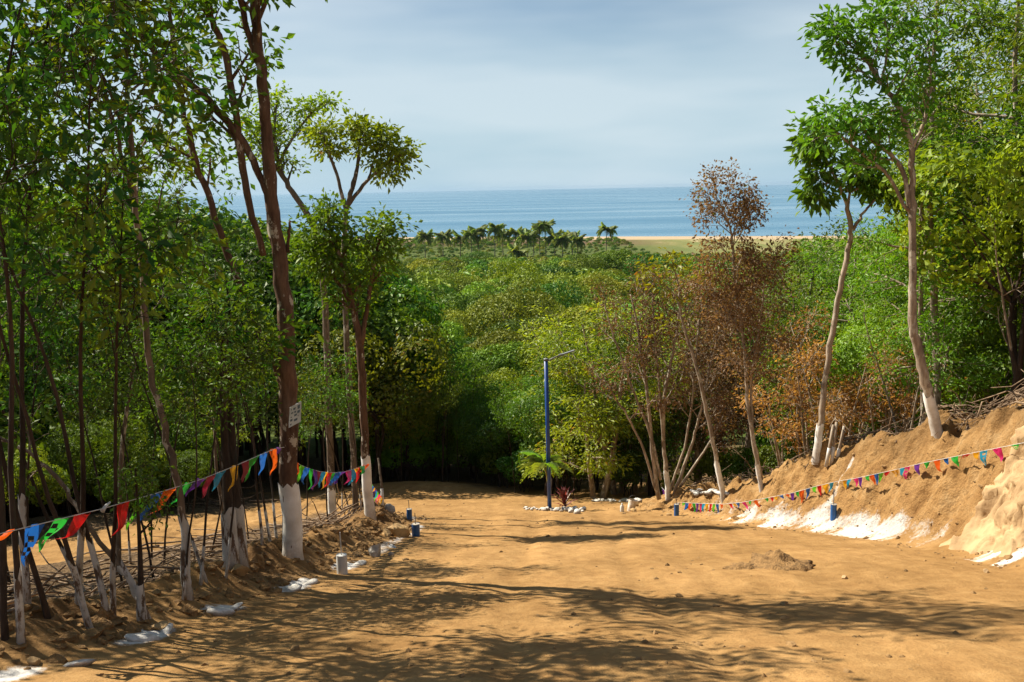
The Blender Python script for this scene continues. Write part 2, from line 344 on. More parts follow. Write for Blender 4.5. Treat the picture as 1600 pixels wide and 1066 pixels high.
def seamat():
    m, nt, out = mat('sea_water'); L = nt.links.new
    b = N(nt, 'ShaderNodeBsdfPrincipled'); b.inputs['Roughness'].default_value = 0.22; b.inputs['IOR'].default_value = 1.33
    tc = N(nt, 'ShaderNodeTexCoord')
    mp = N(nt, 'ShaderNodeMapping'); mp.inputs['Scale'].default_value = (0.0012, 0.006, 1); L(tc.outputs['Object'], mp.inputs['Vector'])
    no = N(nt, 'ShaderNodeTexNoise', i_Scale=1.0, i_Detail=7, i_Roughness=0.6); L(mp.outputs[0], no.inputs['Vector'])
    rp = ramp(nt, [(0.36, (0.050, 0.150, 0.245)), (0.54, (0.072, 0.190, 0.290)), (0.66, (0.120, 0.245, 0.345))]); L(no.outputs['Fac'], rp.inputs['Fac'])
    L(rp.outputs['Color'], b.inputs['Base Color'])
    rr = N(nt, 'ShaderNodeMapRange'); rr.inputs[1].default_value = 0.4; rr.inputs[2].default_value = 0.65; rr.inputs[3].default_value = 0.34; rr.inputs[4].default_value = 0.16
    L(no.outputs['Fac'], rr.inputs[0]); L(rr.outputs[0], b.inputs['Roughness'])
    mp2 = N(nt, 'ShaderNodeMapping'); mp2.inputs['Scale'].default_value = (0.02, 0.09, 1); L(tc.outputs['Object'], mp2.inputs['Vector'])
    n2 = N(nt, 'ShaderNodeTexNoise', i_Scale=1.0, i_Detail=6, i_Roughness=0.65); L(mp2.outputs[0], n2.inputs['Vector'])
    bp = N(nt, 'ShaderNodeBump', i_Strength=0.5, i_Distance=3.0); L(n2.outputs['Fac'], bp.inputs['Height']); L(bp.outputs['Normal'], b.inputs['Normal'])
    L(b.outputs[0], out.inputs['Surface'])
seamat()

simple('blue_paint', (0.008, 0.055, 0.25), 0.38, 0.10, 3, spec=0.5)
simple('blue_plastic', (0.014, 0.095, 0.30), 0.42, 0.10, 5, spec=0.5)
simple('white_plastic', (0.6, 0.6, 0.58), 0.5, 0.06, 5)
simple('dull_white', (0.62, 0.58, 0.52), 0.6, 0.2, 9, c2=(0.40, 0.30, 0.20))
simple('steel', (0.12, 0.12, 0.12), 0.5, 0.2, 12)
simple('lamp_grey', (0.16, 0.17, 0.18), 0.45, 0.1, 5)
simple('rebar', (0.16, 0.15, 0.15), 0.6, 0.2, 12)
simple('sign_white', (0.52, 0.60, 0.62), 0.45, 0.10, 6)
simple('sign_ink', (0.10, 0.16, 0.20), 0.6, 0.10, 20)
simple('rock_tan', (0.34, 0.22, 0.095), 0.9, 0.2, 4, bump=0.8, bscale=14, c2=(0.30, 0.20, 0.10))
simple('rock_pale', (0.40, 0.28, 0.15), 0.9, 0.15, 1.6, bump=0.8, bscale=9, c2=(0.26, 0.16, 0.075), detail=8)
simple('rock_grey', (0.34, 0.31, 0.27), 0.9, 0.2, 6, bump=0.8, bscale=18)
simple('clod', (0.24, 0.145, 0.06), 0.95, 0.25, 9, bump=0.6, bscale=30)
simple('soil_pile', (0.215, 0.125, 0.048), 0.95, 0.3, 16, bump=1.0, bscale=40, c2=(0.13, 0.073, 0.028))
simple('dead_wood', (0.22, 0.155, 0.10), 0.9, 0.3, 12, bump=0.5, c2=(0.09, 0.06, 0.04))
simple('cord', (0.55, 0.55, 0.53), 0.7, 0.1, 5)
simple('concrete', (0.42, 0.38, 0.32), 0.9, 0.15, 8, bump=0.5)

def flagmat(name, c):
    m, nt, out = mat(name)
    df = N(nt, 'ShaderNodeBsdfPrincipled'); df.inputs['Base Color'].default_value = rgba(c); df.inputs['Roughness'].default_value = 0.38
    tr = N(nt, 'ShaderNodeBsdfTranslucent'); tr.inputs['Color'].default_value = rgba(c)
    mx = N(nt, 'ShaderNodeMixShader'); mx.inputs[0].default_value = 0.45
    nt.links.new(df.outputs[0], mx.inputs[1]); nt.links.new(tr.outputs[0], mx.inputs[2]); nt.links.new(mx.outputs[0], out.inputs['Surface'])
FLAG = dict(red=(0.75, 0.012, 0.015), orange=(0.85, 0.13, 0.008), yellow=(0.85, 0.42, 0.01), green=(0.03, 0.50, 0.05), lime=(0.16, 0.65, 0.02),
            blue=(0.012, 0.13, 0.50), cyan=(0.02, 0.36, 0.60), purple=(0.16, 0.03, 0.34), pink=(0.80, 0.03, 0.22), maroon=(0.36, 0.012, 0.05), white=(0.8, 0.8, 0.8))
for k, v in FLAG.items(): flagmat('pennant_' + k, tuple(c * 0.75 for c in v))

# ------------------------------------------------------------------ object helpers
def tag(o, label=None, cat=None, group=None, kind=None):
    if label: o['label'] = label
    if cat: o['category'] = cat
    if group: o['group'] = group
    if kind: o['kind'] = kind
    return o
def mesh_obj(name, me, parent=None, loc=None):
    o = bpy.data.objects.new(name, me); col.objects.link(o)
    if parent: o.parent = parent
    if loc is not None: o.location = loc
    return o
def empty(name, loc, label, cat, group=None, rz=0.0, sc=1.0):
    o = bpy.data.objects.new(name, None); col.objects.link(o)
    o.empty_display_size = 0.2; o.location = loc; o.rotation_euler = (0, 0, rz); o.scale = (sc, sc, sc)
    return tag(o, label, cat, group)
def np_mesh(name, V, Fq, m, smooth=False, tint=None, Ft=None):
    """V (n,3); Fq (k,4) quads; Ft (j,3) triangles"""
    V = np.asarray(V, np.float32).reshape(-1, 3)
    me = bpy.data.meshes.new(name)
    loops, starts, off = [], [], 0
    nq = 0
    if Fq is not None and len(Fq):
        Fq = np.asarray(Fq, np.int32); loops.append(Fq.ravel()); starts.append(np.arange(len(Fq)) * 4); off = len(Fq) * 4; nq = len(Fq)
    if Ft is not None and len(Ft):
        Ft = np.asarray(Ft, np.int32); loops.append(Ft.ravel()); starts.append(off + np.arange(len(Ft)) * 3)
    loops = np.concatenate(loops).astype(np.int32); starts = np.concatenate(starts).astype(np.int32)
    me.vertices.add(len(V)); me.vertices.foreach_set('co', V.ravel())
    me.loops.add(len(loops)); me.loops.foreach_set('vertex_index', loops)
    me.polygons.add(len(starts)); me.polygons.foreach_set('loop_start', starts)
    if m is not None:
        for mm in (m if isinstance(m, (list, tuple)) else [m]): me.materials.append(MATS[mm])
    if tint is not None:
        a = me.attributes.new('tint', 'FLOAT', 'FACE'); a.data.foreach_set('value', np.asarray(tint, np.float32))
    me.update(calc_edges=True)
    me.polygons.foreach_set('use_smooth', np.full(len(starts), bool(smooth)))
    return me

class MB:
    """collects tubes, boxes and blobs into one mesh"""
    def __init__(s): s.v = []; s.q = []; s.t = []; s.n = 0
    def add(s, V, q=None, t=None):
        V = np.asarray(V, float).reshape(-1, 3)
        if q is not None and len(q): s.q.append(np.asarray(q, int) + s.n)
        if t is not None and len(t): s.t.append(np.asarray(t, int) + s.n)
        s.v.append(V); s.n += len(V)
    def tube(s, pts, rad, sides=6, cap=True, wob=0.0, rng=None, ragged=0.0):
        P = np.asarray(pts, float); n = len(P); rad = np.broadcast_to(np.asarray(rad, float), (n,))
        T = np.gradient(P, axis=0); T /= np.linalg.norm(T, axis=1)[:, None] + 1e-9
        ref = np.array([1.0, 0.13, 0.05]) if abs(T[0][2]) > 0.6 else np.array([0.0, 0.1, 1.0])
        A = np.cross(T, ref); A /= np.linalg.norm(A, axis=1)[:, None] + 1e-9
        B = np.cross(T, A)
        a = np.arange(sides) * 2 * math.pi / sides
        rr = np.repeat(rad[:, None], sides, 1)
        if wob and rng is not None: rr = rr * (1 + wob * rng.standard_normal((n, sides)))
        V = P[:, None, :] + rr[:, :, None] * (np.cos(a)[None, :, None] * A[:, None, :] + np.sin(a)[None, :, None] * B[:, None, :])
        if ragged: V[-1, :, 2] += ragged * np.array([rnd.uniform(-1, 1) for _ in range(sides)])
        i = np.arange(n - 1)[:, None] * sides; j = np.arange(sides)[None, :]; k = (j + 1) % sides
        q = np.stack([i + j, i + k, i + k + sides, i + j + sides], -1).reshape(-1, 4)
        V = V.reshape(-1, 3); t = None
        if cap:
            V = np.vstack([V, P[:1], P[-1:]]); c0, c1 = n * sides, n * sides + 1
            jj = np.arange(sides); kk = (jj + 1) % sides
            t = np.vstack([np.stack([np.full(sides, c0), kk, jj], -1), np.stack([np.full(sides, c1), (n - 1) * sides + jj, (n - 1) * sides + kk], -1)])
        s.add(V, q, t)
    def box(s, c, size, M=None):
        h = np.asarray(size, float) / 2
        V = np.array([[x, y, z] for z in (-1, 1) for y in (-1, 1) for x in (-1, 1)], float) * h
        if M is not None: V = V @ np.asarray(M, float).T
        s.add(V + np.asarray(c, float), [[0, 2, 3, 1], [4, 5, 7, 6], [0, 1, 5, 4], [2, 6, 7, 3], [0, 4, 6, 2], [1, 3, 7, 5]])
    def mesh(s, name, m, smooth=False):
        return np_mesh(name, np.vstack(s.v), np.vstack(s.q) if s.q else None, m, smooth, None, np.vstack(s.t) if s.t else None)
    def build(s, name, m, parent=None, loc=None, smooth=False):
        return mesh_obj(name, s.mesh(name, m, smooth), parent, loc)

_ico = None
def ico(sub=2):
    import bmesh
    bm = bmesh.new(); bmesh.ops.create_icosphere(bm, subdivisions=sub, radius=1.0)
    V = np.array([v.co[:] for v in bm.verts]); T = np.array([[v.index for v in f.verts] for f in bm.faces]); bm.free()
    return V, T
ICO1, ICO2, ICO3, ICO4 = ico(1), ico(2), ico(3), ico(4)
def rock_verts(base, seed, size, rough=0.28, flat=5):
    V, T = base; g = np.random.default_rng(seed); W = V.copy()
    for _ in range(flat):                                     # planed-off facets
        n = g.standard_normal(3); n /= np.linalg.norm(n); d = g.uniform(0.45, 0.85)
        k = W @ n - d; W -= np.outer(np.maximum(k, 0), n)
    for s_ in (1.5, 3.5, 8.0):
        ph = g.uniform(0, 6, (3, 3)); q = np.sin(W @ (g.standard_normal((3, 3)) * s_) + ph[0]).mean(1)
        W = W * (1 + rough / s_ * q)[:, None]
    return W * np.asarray(size, float), T
def rock(name, m, size, seed, loc, label, cat='stone', group=None, rz=0, base=None, rough=0.45, sink=0.3, parent=None):
    V, T = rock_verts(base or ICO3, seed, size, rough, 11)
    me = np_mesh(name, V, None, m, False, None, T)
    o = mesh_obj(name, me, parent, (loc[0], loc[1], loc[2] + size[2] * (1 - sink * 2)))
    o.rotation_euler = (0, 0, rz)
    return tag(o, label, cat, group) if label else o

# ------------------------------------------------------------------ ground sheet
def axis(segs):
    out = []
    for a, b, n in segs: out.append(np.linspace(a, b, n, endpoint=False))
    return np.concatenate(out + [[segs[-1][1]]])
gx = axis([(-900, -120, 26), (-120, -30, 36), (-30, -9, 84), (-9, 3, 185), (3, 9.5, 160), (9.5, 16, 65), (16, 40, 60), (40, 130, 36), (130, 1000, 29)])
gy = axis([(-30, 3, 40), (3, 8, 70), (8, 20, 230), (20, 30, 140), (30, 44, 110), (44, 80, 72), (80, 200, 60), (200, 520, 60), (520, 760, 60)])
GX, GY = np.meshgrid(gx, gy)
GZ = ground_z(GX, GY)
nx, ny = len(gx), len(gy)
ii = (np.arange(ny - 1)[:, None] * nx + np.arange(nx - 1)[None, :]).reshape(-1)
gq = np.stack([ii, ii + 1, ii + nx + 1, ii + nx], -1)
gme = np_mesh('ground', np.stack([GX, GY, GZ], -1).reshape(-1, 3), gq, 'earth', True)
def gattr(name, val):
    a = gme.attributes.new(name, 'FLOAT', 'POINT'); a.data.foreach_set('value', np.clip(val, 0, 1).astype(np.float32).ravel())
_e = xL(GY) - GX; _t = (GX - xR(GY)) / 1.25; _ld = lower_dist(GX, GY)
_yy = GY + 0.325 * GX * np.clip((GY - 300) / 300, 0, 1)
_n1 = fbm(GX * 0.8, GY * 0.8, 91, 4); _n2 = fbm(GX * 0.25, GY * 0.25, 92, 3)
lit = sstep(1.5, 2.4, _e + 0.9 * _n1) * sstep(1.3, 2.4, _ld + 1.0 * _n1) * (1 - sstep(31, 34, GY + 0.0 * GX) * (GX > -9) * (GX < 30) * (1 - sstep(35.5, 37.5, GY + 2 * _n2)))
lit = np.maximum(lit, sstep(36.0, 38.0, GY + 2.0 * _n1) * sstep(1.3, 2.4, _ld + 1.0 * _n1) * (1 - 0.8 * np.exp(-((GX - 8) / 4) ** 2 - ((GY - 37) / 3) ** 2)))
lit = np.maximum(lit, 0.75 * sstep(1.6, 2.6, _t + 1.2 * _n1) * sstep(0.25, 0.6, hB(GY)))
lit = np.maximum(lit, 0.9 * sstep(9, 12, GX) * sstep(28, 29, GY))
_c = 0.03 * (GY - 15) + 0.12 * np.sin(GY * 0.35)
trk = sum(a_ * np.exp(-((GX - rx - _c + 0.25 * vnoise(GY * 0.25, GX * 0, 66)) / 0.19) ** 4) for rx, a_ in ((0.5, .8), (2.15, .9), (-0.7, .5), (3.3, .5), (4.5, .4), (1.3, .35)))
gattr('track', trk * np.clip(0.75 + 1.2 * vnoise(GX * 1.5, GY * 0.35, 67), 0, 1) * (1 - sstep(26, 30, GY)))
gattr('litter', lit)
gattr('veg', sstep(44, 60, GY + 6 * _n2) * (1 - sstep(520, 560, _yy)))
gattr('plain', sstep(400, 440, _yy + 25 * fbm(GX * 0.01, GY * 0.01, 5, 3)) * sstep(50, 100, GX))
gattr('sand', np.maximum(sstep(600, 612, _yy), 0.9 * sstep(575, 590, _yy + 30 * fbm(GX * 0.02, GY * 0.02, 6, 3)) * (1 - sstep(30, 60, GX))))
bankf = sstep(-0.2, 0.1, _t + 0.3 * _n1) * (1 - sstep(1.8, 2.6, _t + _n1)) * sstep(0.1, 0.4, hB(GY))
gattr('bank', bankf)
topsoil = sstep(0.62, 0.85, _t + 0.5 * _n1) * (1 - sstep(1.6, 2.4, _t)) * sstep(0.25, 0.6, hB(GY)) * np.clip(0.55 + 1.3 * fbm(GX * 1.1, GY * 1.1, 95, 4, .6), 0, 1)
gattr('soil', np.clip(np.exp(-((_e - 1.0) / 0.8) ** 2) * (0.9 + 1.0 * _n1) * (1 - sstep(25, 28, GY)), 0, 1) * 0.95 + 0.55 * topsoil)
# lime thrown along the foot of the bank and poured along the left edge
_hb = GZ - np.interp(GY, _ty, _tz2)
jag = vnoise(GY * 3.1, GX * 0.8, 81) * 1.0 + vnoise(GY * 7.0, GX * 1.5, 82) * 0.5
amp = np.interp(GY, [12.2, 12.5, 13.7, 14.1, 14.9, 15.2, 16.0, 16.3, 20.5, 21.5, 23.5, 24.5], [0, 1, 1, 0, 0.0, 0.55, 0.55, 0.9, 1.05, 0.7, 0.35, 0])
lime = amp * np.exp(-((_hb - 0.22 - 0.24 * jag) / 0.26) ** 2) * (_t > -0.35) * (_t < 1.4) * np.clip(0.86 + 1.0 * vnoise(GY * 5.5, GX * 1.2 + 7, 86) + 0.6 * vnoise(GY * 1.2, GX * 0.5, 87), 0, 1.1)
lime = lime + 0.75 * np.exp(-((GY - 18.6 - 0.25 * _hb) / 0.14) ** 2) * (_hb < 1.45) * (_hb > 0.1) * (_t < 1.6) * (_t > -0.3)
eL = _e - 0.02 - 0.22 * vnoise(GY * 1.3, GX * 0.2, 83)
aL = sum(np.exp(-((GY - c_) / w_) ** 4) for c_, w_ in ((7.1, .30), (8.7, .40), (10.1, .25), (11.9, .55), (13.9, .45), (21.5, .5))) + 0.28 + 0.40 * sstep(15.2, 16, GY) * (1 - sstep(20.4, 21, GY)) + 0.5 * sstep(23, 23.5, GY) * (1 - sstep(25, 26, GY))
lime = lime + aL * (1 - sstep(25, 26, GY)) * 0.9 * np.exp(-(eL / 0.16) ** 2)
lime = lime + 0.6 * np.exp(-((GY - 37.5 - 0.3 * _n1) / 0.3) ** 2) * ((GX > 3.2) & (GX < 9)) * sstep(-0.1, 0.1, vnoise(GX * 1.4, GY * 0.1, 88))
gattr('lime', lime)
tag(mesh_obj('ground', gme), 'sloping golden dirt road and hillside running down to the beach', kind='structure')

# sea: a real sheet out to the horizon
sx = np.array([-30000, -8000, -2000, -600, 0, 600, 2000, 8000, 30000], float); sy = np.array([560, 700, 1000, 2000, 5000, 10000, 20000], float)
SX, SY = np.meshgrid(sx, sy); k = (np.arange(len(sy) - 1)[:, None] * len(sx) + np.arange(len(sx) - 1)[None, :]).reshape(-1)
sme = np_mesh('sea', np.stack([SX, SY, SX * 0], -1).reshape(-1, 3), np.stack([k, k + 1, k + len(sx) + 1, k + len(sx)], -1), 'sea_water')
tag(mesh_obj('sea', sme), 'calm pale blue sea reaching to the horizon', kind='structure')

#PART2
# ------------------------------------------------------------------ foliage builders
def leaf_quads(C, n_per, spread, L, W, g, flat=0.6, droop=0.25, out=None, up=0.5):
    """leaves scattered round cluster centres C; returns verts, quads, tint"""
    C = np.asarray(C, float); k = len(C) * n_per
    cen = np.repeat(C, n_per, 0)
    off = g.standard_normal((k, 3)) * np.array([spread, spread, spread * flat])
    P = cen + off
    d = off / (np.linalg.norm(off, axis=1)[:, None] + 1e-6) + g.standard_normal((k, 3)) * 0.55
    if out is not None: d = d + np.repeat(out, n_per, 0) * 0.5
    d[:, 2] -= droop; d /= np.linalg.norm(d, axis=1)[:, None] + 1e-6
    nrm = g.standard_normal((k, 3)) * 0.6; nrm[:, 2] += up
    side = np.cross(d, nrm); side /= np.linalg.norm(side, axis=1)[:, None] + 1e-6
    nn = np.cross(side, d)
    sz = g.uniform(0.45, 1.4, k)[:, None]; l = L * sz; w = W * sz * g.uniform(0.8, 1.2, k)[:, None]
    a = P; b = P + d * l * 0.5 + side * w * 0.5 + nn * w * 0.18; c = P + d * l - nn * l * 0.10; e = P + d * l * 0.5 - side * w * 0.5 + nn * w * 0.18
    V = np.stack([a, b, c, e], 1).reshape(-1, 3)
    q = np.arange(k * 4).reshape(-1, 4)
    tint = np.clip(np.repeat(g.uniform(0.1, 0.9, len(C)), n_per) * 0.55 + g.uniform(0, 1, k) * 0.5, 0, 1)
    return V, q, tint

class Tree:
    def __init__(s, seed):
        s.r = random.Random(seed); s.g = np.random.default_rng(seed); s.w = MB(); s.c = []; s.o = []
    def rand_dir(s): return Vector((s.r.gauss(0, 1), s.r.gauss(0, 1), s.r.gauss(0, 1))).normalized()
    def path(s, p, d, L, wob=0.16, trop=0.06, step=0.4):
        n = max(3, int(L / step) + 1); pts = [p.copy()]; d = d.normalized()
        for _ in range(n):
            d = (d + s.rand_dir() * wob + Vector((0, 0, trop))).normalized(); p = p + d * (L / n); pts.append(p.copy())
        return pts
    def grow(s, p, d, L, r, lev, sp):
        pts = s.path(p, d, L, sp['wob'], sp['trop'][min(lev, len(sp['trop']) - 1)])
        n = len(pts); rr = [r * (1 - 0.6 * i / (n - 1)) for i in range(n)]
        sides = 6 if r > 0.05 else (5 if r > 0.025 else 3)
        s.w.tube([tuple(q) for q in pts], rr, sides, False)
        s.kids(pts, rr, L, lev, sp)
    def kids(s, pts, rr, L, lev, sp, t0=None, nk=None):
        n = len(pts)
        if lev >= sp['levels']:
            k = max(1, int(L / sp['gap']))
            for i in range(k):
                if s.r.random() > sp.get('leafy', 1.0): continue
                t = 0.35 + 0.65 * (i + 0.6 * s.r.random() + 0.4) / k; t = min(t, 1.0)
                j = min(int(t * (n - 1)), n - 2); f = t * (n - 1) - j
                q = pts[j].lerp(pts[j + 1], f); s.c.append(tuple(q)); s.o.append(tuple((pts[j + 1] - pts[j]).normalized()))
            return
        nk = nk or sp['kids'][min(lev, len(sp['kids']) - 1)]; t0 = sp['t0'] if t0 is None else t0
        ph = s.r.uniform(0, 6.28)
        for i in range(nk):
            t = t0 + (1 - t0) * (i + s.r.random() * 0.8) / nk; t = min(t, 0.995)
            j = min(int(t * (n - 1)), n - 2); q = pts[j].lerp(pts[j + 1], t * (n - 1) - j)
            ax = (pts[j + 1] - pts[j]).normalized()
            a = ax.orthogonal().normalized(); b = ax.cross(a); th = ph + i * 2.4 + s.r.gauss(0, 0.4)
            lat = a * math.cos(th) + b * math.sin(th)
            ang = R(s.r.uniform(*sp['ang'])); dd = ax * math.cos(ang) + lat * math.sin(ang)
            dd.z = dd.z * (1 - sp.get('flatdir', 0)) 
            s.grow(q, dd, L * s.r.uniform(*sp['ratio']) * (1.0 - 0.3 * t), max(0.006, rr[j] * s.r.uniform(0.45, 0.65)), lev + 1, sp)
    def leaves(s, sp):
        if not s.c: return None
        return leaf_quads(s.c, sp['n'], sp['spread'], sp['L'], sp['W'], s.g, sp.get('flat', 0.6), sp.get('droop', 0.25), np.array(s.o), sp.get('up', 0.5))
    def meshes(s, sp, bark, leaf, name='tree'):
        wm = s.w.mesh(name + '_trunk', bark, True)
        lv = s.leaves(sp)
        lm = np_mesh(name + '_crown', lv[0], lv[1], leaf, False, lv[2]) if lv else None
        return wm, lm

SP_BROAD = dict(levels=3, kids=[7, 5, 4], t0=0.30, ang=(30, 62), ratio=(0.45, 0.72), wob=0.17, trop=[0.05, 0.04, 0.0, -0.02], gap=0.27, n=15, spread=0.12, L=0.13, W=0.064, droop=0.5, up=0.6)
SP_SPARSE = dict(SP_BROAD, kids=[4, 4, 3], leafy=0.75, n=11, L=0.11, W=0.055, spread=0.12)
SP_FEATHER = dict(levels=3, kids=[8, 6, 5], t0=0.30, ang=(40, 75), ratio=(0.45, 0.75), wob=0.20, trop=[0.03, 0.0, -0.01, -0.03], gap=0.17, n=16, spread=0.20, L=0.13, W=0.050, flat=0.25, droop=0.25, flatdir=0.35, up=1.4)
SP_DRY = dict(levels=3, kids=[7, 6, 5], t0=0.28, ang=(22, 55), ratio=(0.45, 0.72), wob=0.22, trop=[0.05, 0.03, 0.0, 0.0], gap=0.15, n=17, spread=0.11, L=0.08, W=0.042, flat=0.8, droop=0.6, leafy=0.8)

def free_tree(seed, H, r0, sp, bark, leaf, first=0.35, lean=0.08, limbs=8, limb_len=0.42, name='tree', wob=0.07, stems=1):
    """a tree of height H standing at the origin"""
    t = Tree(seed)
    for st in range(stems):
        ln = lean if stems == 1 else lean + 0.20
        a = t.r.uniform(0, 6.28); d = Vector((math.cos(a) * ln, math.sin(a) * ln, 1))
        Hs = H * (1 if st == 0 else t.r.uniform(0.65, 0.95)); rs = r0 * (1 if st == 0 else t.r.uniform(0.6, 0.9))
        o = Vector((math.cos(a) * 0.12, math.sin(a) * 0.12, -0.25)) if stems > 1 else Vector((0, 0, -0.25))
        pts = t.path(o, d, Hs * 0.92, wob, 0.03, 0.45); n = len(pts)
        rr = [rs * (1.25 if i == 0 else 1.0) * (1 - 0.78 * i / (n - 1)) for i in range(n)]
        t.w.tube([tuple(q) for q in pts], rr, 7, False, 0.05, t.g)
        t.kids(pts, rr, Hs * limb_len, 0, sp, first, max(3, int(limbs / stems * 1.3)) if stems > 1 else limbs)
    return t.meshes(sp, bark, leaf, name)

def lobe_crown(seed, Rr, H, nl, nf, fs, leaf, name, z0=0.0, flat=0.85, jit=0.42):
    """dense crown: overlapping lobes covered in leaf-clump faces, interior faces dropped"""
    g = np.random.default_rng(seed)
    C, S = [], []
    for i in range(nl):
        a = g.uniform(0, 6.28); q = math.sqrt(g.uniform(0, 1)) * 0.72
        C.append((math.cos(a) * q * Rr, math.sin(a) * q * Rr, z0 + H * (0.30 + 0.55 * g.uniform(0, 1) * (1 - 0.6 * q)))); S.append(Rr * g.uniform(0.20, 0.44))
    C, S = np.array(C), np.array(S)
    w = S ** 2 / (S ** 2).sum(); idx = g.choice(nl, nf, p=w)
    d = g.standard_normal((nf, 3)); d[:, 2] = d[:, 2] * 0.9 + 0.35; d /= np.linalg.norm(d, axis=1)[:, None]
    P = C[idx] + d * (S[idx] * g.uniform(0.80, 1.10, nf))[:, None] * np.array([1, 1, flat])
    dist = np.linalg.norm((P[:, None, :] - C[None]) / np.array([1, 1, flat]), axis=2) / S[None]
    dist[np.arange(nf), idx] = 9
    keep = dist.min(1) > 0.78
    P, d, idx = P[keep], d[keep], idx[keep]; k = len(P)
    nrm = d + g.standard_normal((k, 3)) * jit; nrm /= np.linalg.norm(nrm, axis=1)[:, None]
    a = np.cross(nrm, g.standard_normal((k, 3))); a /= np.linalg.norm(a, axis=1)[:, None] + 1e-6; b = np.cross(nrm, a)
    l = fs * g.uniform(0.6, 1.3, k)[:, None]; ww = l * g.uniform(0.45, 0.7, k)[:, None]
    V = np.stack([P - a * l * .5, P + b * ww * .5 + nrm * l * 0.12, P + a * l * .5, P - b * ww * .5 + nrm * l * 0.12], 1).reshape(-1, 3)
    tint = np.clip(g.uniform(0, 1, nl)[idx] * 0.6 + g.uniform(0, 1, k) * 0.4, 0, 1)
    return V, np.arange(k * 4).reshape(-1, 4), tint, C, S

def lobe_tree(seed, Rr, H, nl, nf, fs, bark, leaf, name, trunk_h, stems=2, r0=0.09):
    V, q, tint, C, S = lobe_crown(seed, Rr, H, nl, nf, fs, leaf, name, trunk_h)
    crown = np_mesh(name + '_crown', V, q, leaf, False, tint)
    t = Tree(seed + 500)
    for i in range(stems):
        a = t.r.uniform(0, 6.28); rad = t.r.uniform(0.05, 0.35) * min(1, Rr * 0.4)
        base = Vector((math.cos(a) * rad, math.sin(a) * rad, -0.4))
        fork = Vector((math.cos(a) * rad * 2.2, math.sin(a) * rad * 2.2, trunk_h + H * 0.18))
        pts = [base.lerp(fork, u) + Vector((t.r.gauss(0, .05), t.r.gauss(0, .05), 0)) * (u > 0) for u in (0, .25, .5, .75, 1)]
        t.w.tube([tuple(p) for p in pts], [r0 * 1.15, r0, r0 * .9, r0 * .8, r0 * .7], 6, False)
        for j in range(max(3, nl // (2 * stems))):
            c = Vector(C[t.r.randrange(len(C))])
            m = fork.lerp(c, 0.5) + t.rand_dir() * 0.15 * Rr * 0.5
            t.w.tube([tuple(fork), tuple(m), tuple(c)], [r0 * .55, r0 * .38, r0 * .12], 4, False)
    return t.w.mesh(name + '_trunk', bark, True), crown

def plant_tree(name, meshes, loc, label, group, rz, sc, cat='tree', parts=True):
    root = empty(name, loc, label, cat, group, rz, sc)
    tr = mesh_obj('trunk', meshes[0], root)
    if meshes[1] is not None: mesh_obj('crown', meshes[1], root)
    return root

# hero trees: trunk and limbs follow the photographed ones
def hero(name, seed, base_px, lines, sp, bark, leaf, label, wash=None, wash_mat='whitewash', group=None, Y=None, sub=None, extra=None, lev=1, deep=0.25):
    """lines: list of ([(px, py, radius_px[, dY])...], kids, limb_len, t0); the first is the trunk"""
    b = hit(*base_px) if Y is None else None
    if Y is None: Y = b.y
    else:
        p = at(base_px[0], base_px[1], Y); b = Vector((p.x, p.y, gz(p.x, p.y)))
    t = Tree(seed); trunk_pts = None; thin = 0.82 if seed < 110 else (0.70 if seed < 120 else 0.58)
    for li, (pl, nk, ll, t0) in enumerate(lines):
        pts, rr = [], []
        for it in pl:
            dY = it[3] if len(it) > 3 else 0
            pts.append(at(it[0], it[1], Y + dY) - b); rr.append(it[2] * thin * Y / FPX)
        if li == 0: pts[0] = Vector((pts[0].x, pts[0].y, -0.2))
        # refine with smooth interpolation
        P = np.array([tuple(p) for p in pts]); m = len(P); u = np.linspace(0, m - 1, max(6, (m - 1) * 5 + 1))
        Q = np.stack([np.interp(u, np.arange(m), P[:, i]) for i in range(3)], 1)
        for _ in range(2): Q[1:-1] = (Q[:-2] + 2 * Q[1:-1] + Q[2:]) / 4
        Q[1:-1] += t.g.standard_normal((len(Q) - 2, 3)) * np.array([1, 1, 0.3]) * 0.010
        r = np.interp(u, np.arange(m), rr)
        if li == 0: r[0] *= 1.3; trunk_pts, trunk_r = Q, r
        t.w.tube(Q, r, 10 if r[0] > 0.08 else 7, li > 0, 0.04, t.g)
        if nk: t.kids([Vector(q) for q in Q], list(r), ll, lev - 1, sp, t0, nk)
    root = empty(name, b, label, 'tree', group)
    wm, lm = t.meshes(sp, bark, leaf, name)
    tr = mesh_obj('trunk', wm, root)
    if lm: mesh_obj('crown', lm, root)
    if wash:
        zs = trunk_pts[:, 2]; kk = np.linspace(-0.15, wash, 9)
        o = np.argsort(zs); W = np.stack([np.interp(kk, zs[o], trunk_pts[o][:, i]) for i in range(3)], 1); W[:, 2] = kk
        w = MB(); w.tube(W, np.interp(kk, zs[o], trunk_r[o]) * 1.06 + 0.004, 14, False, 0.03, t.g, 0.07)
        w.build('painted_base', wash_mat, tr, smooth=True)
    return root

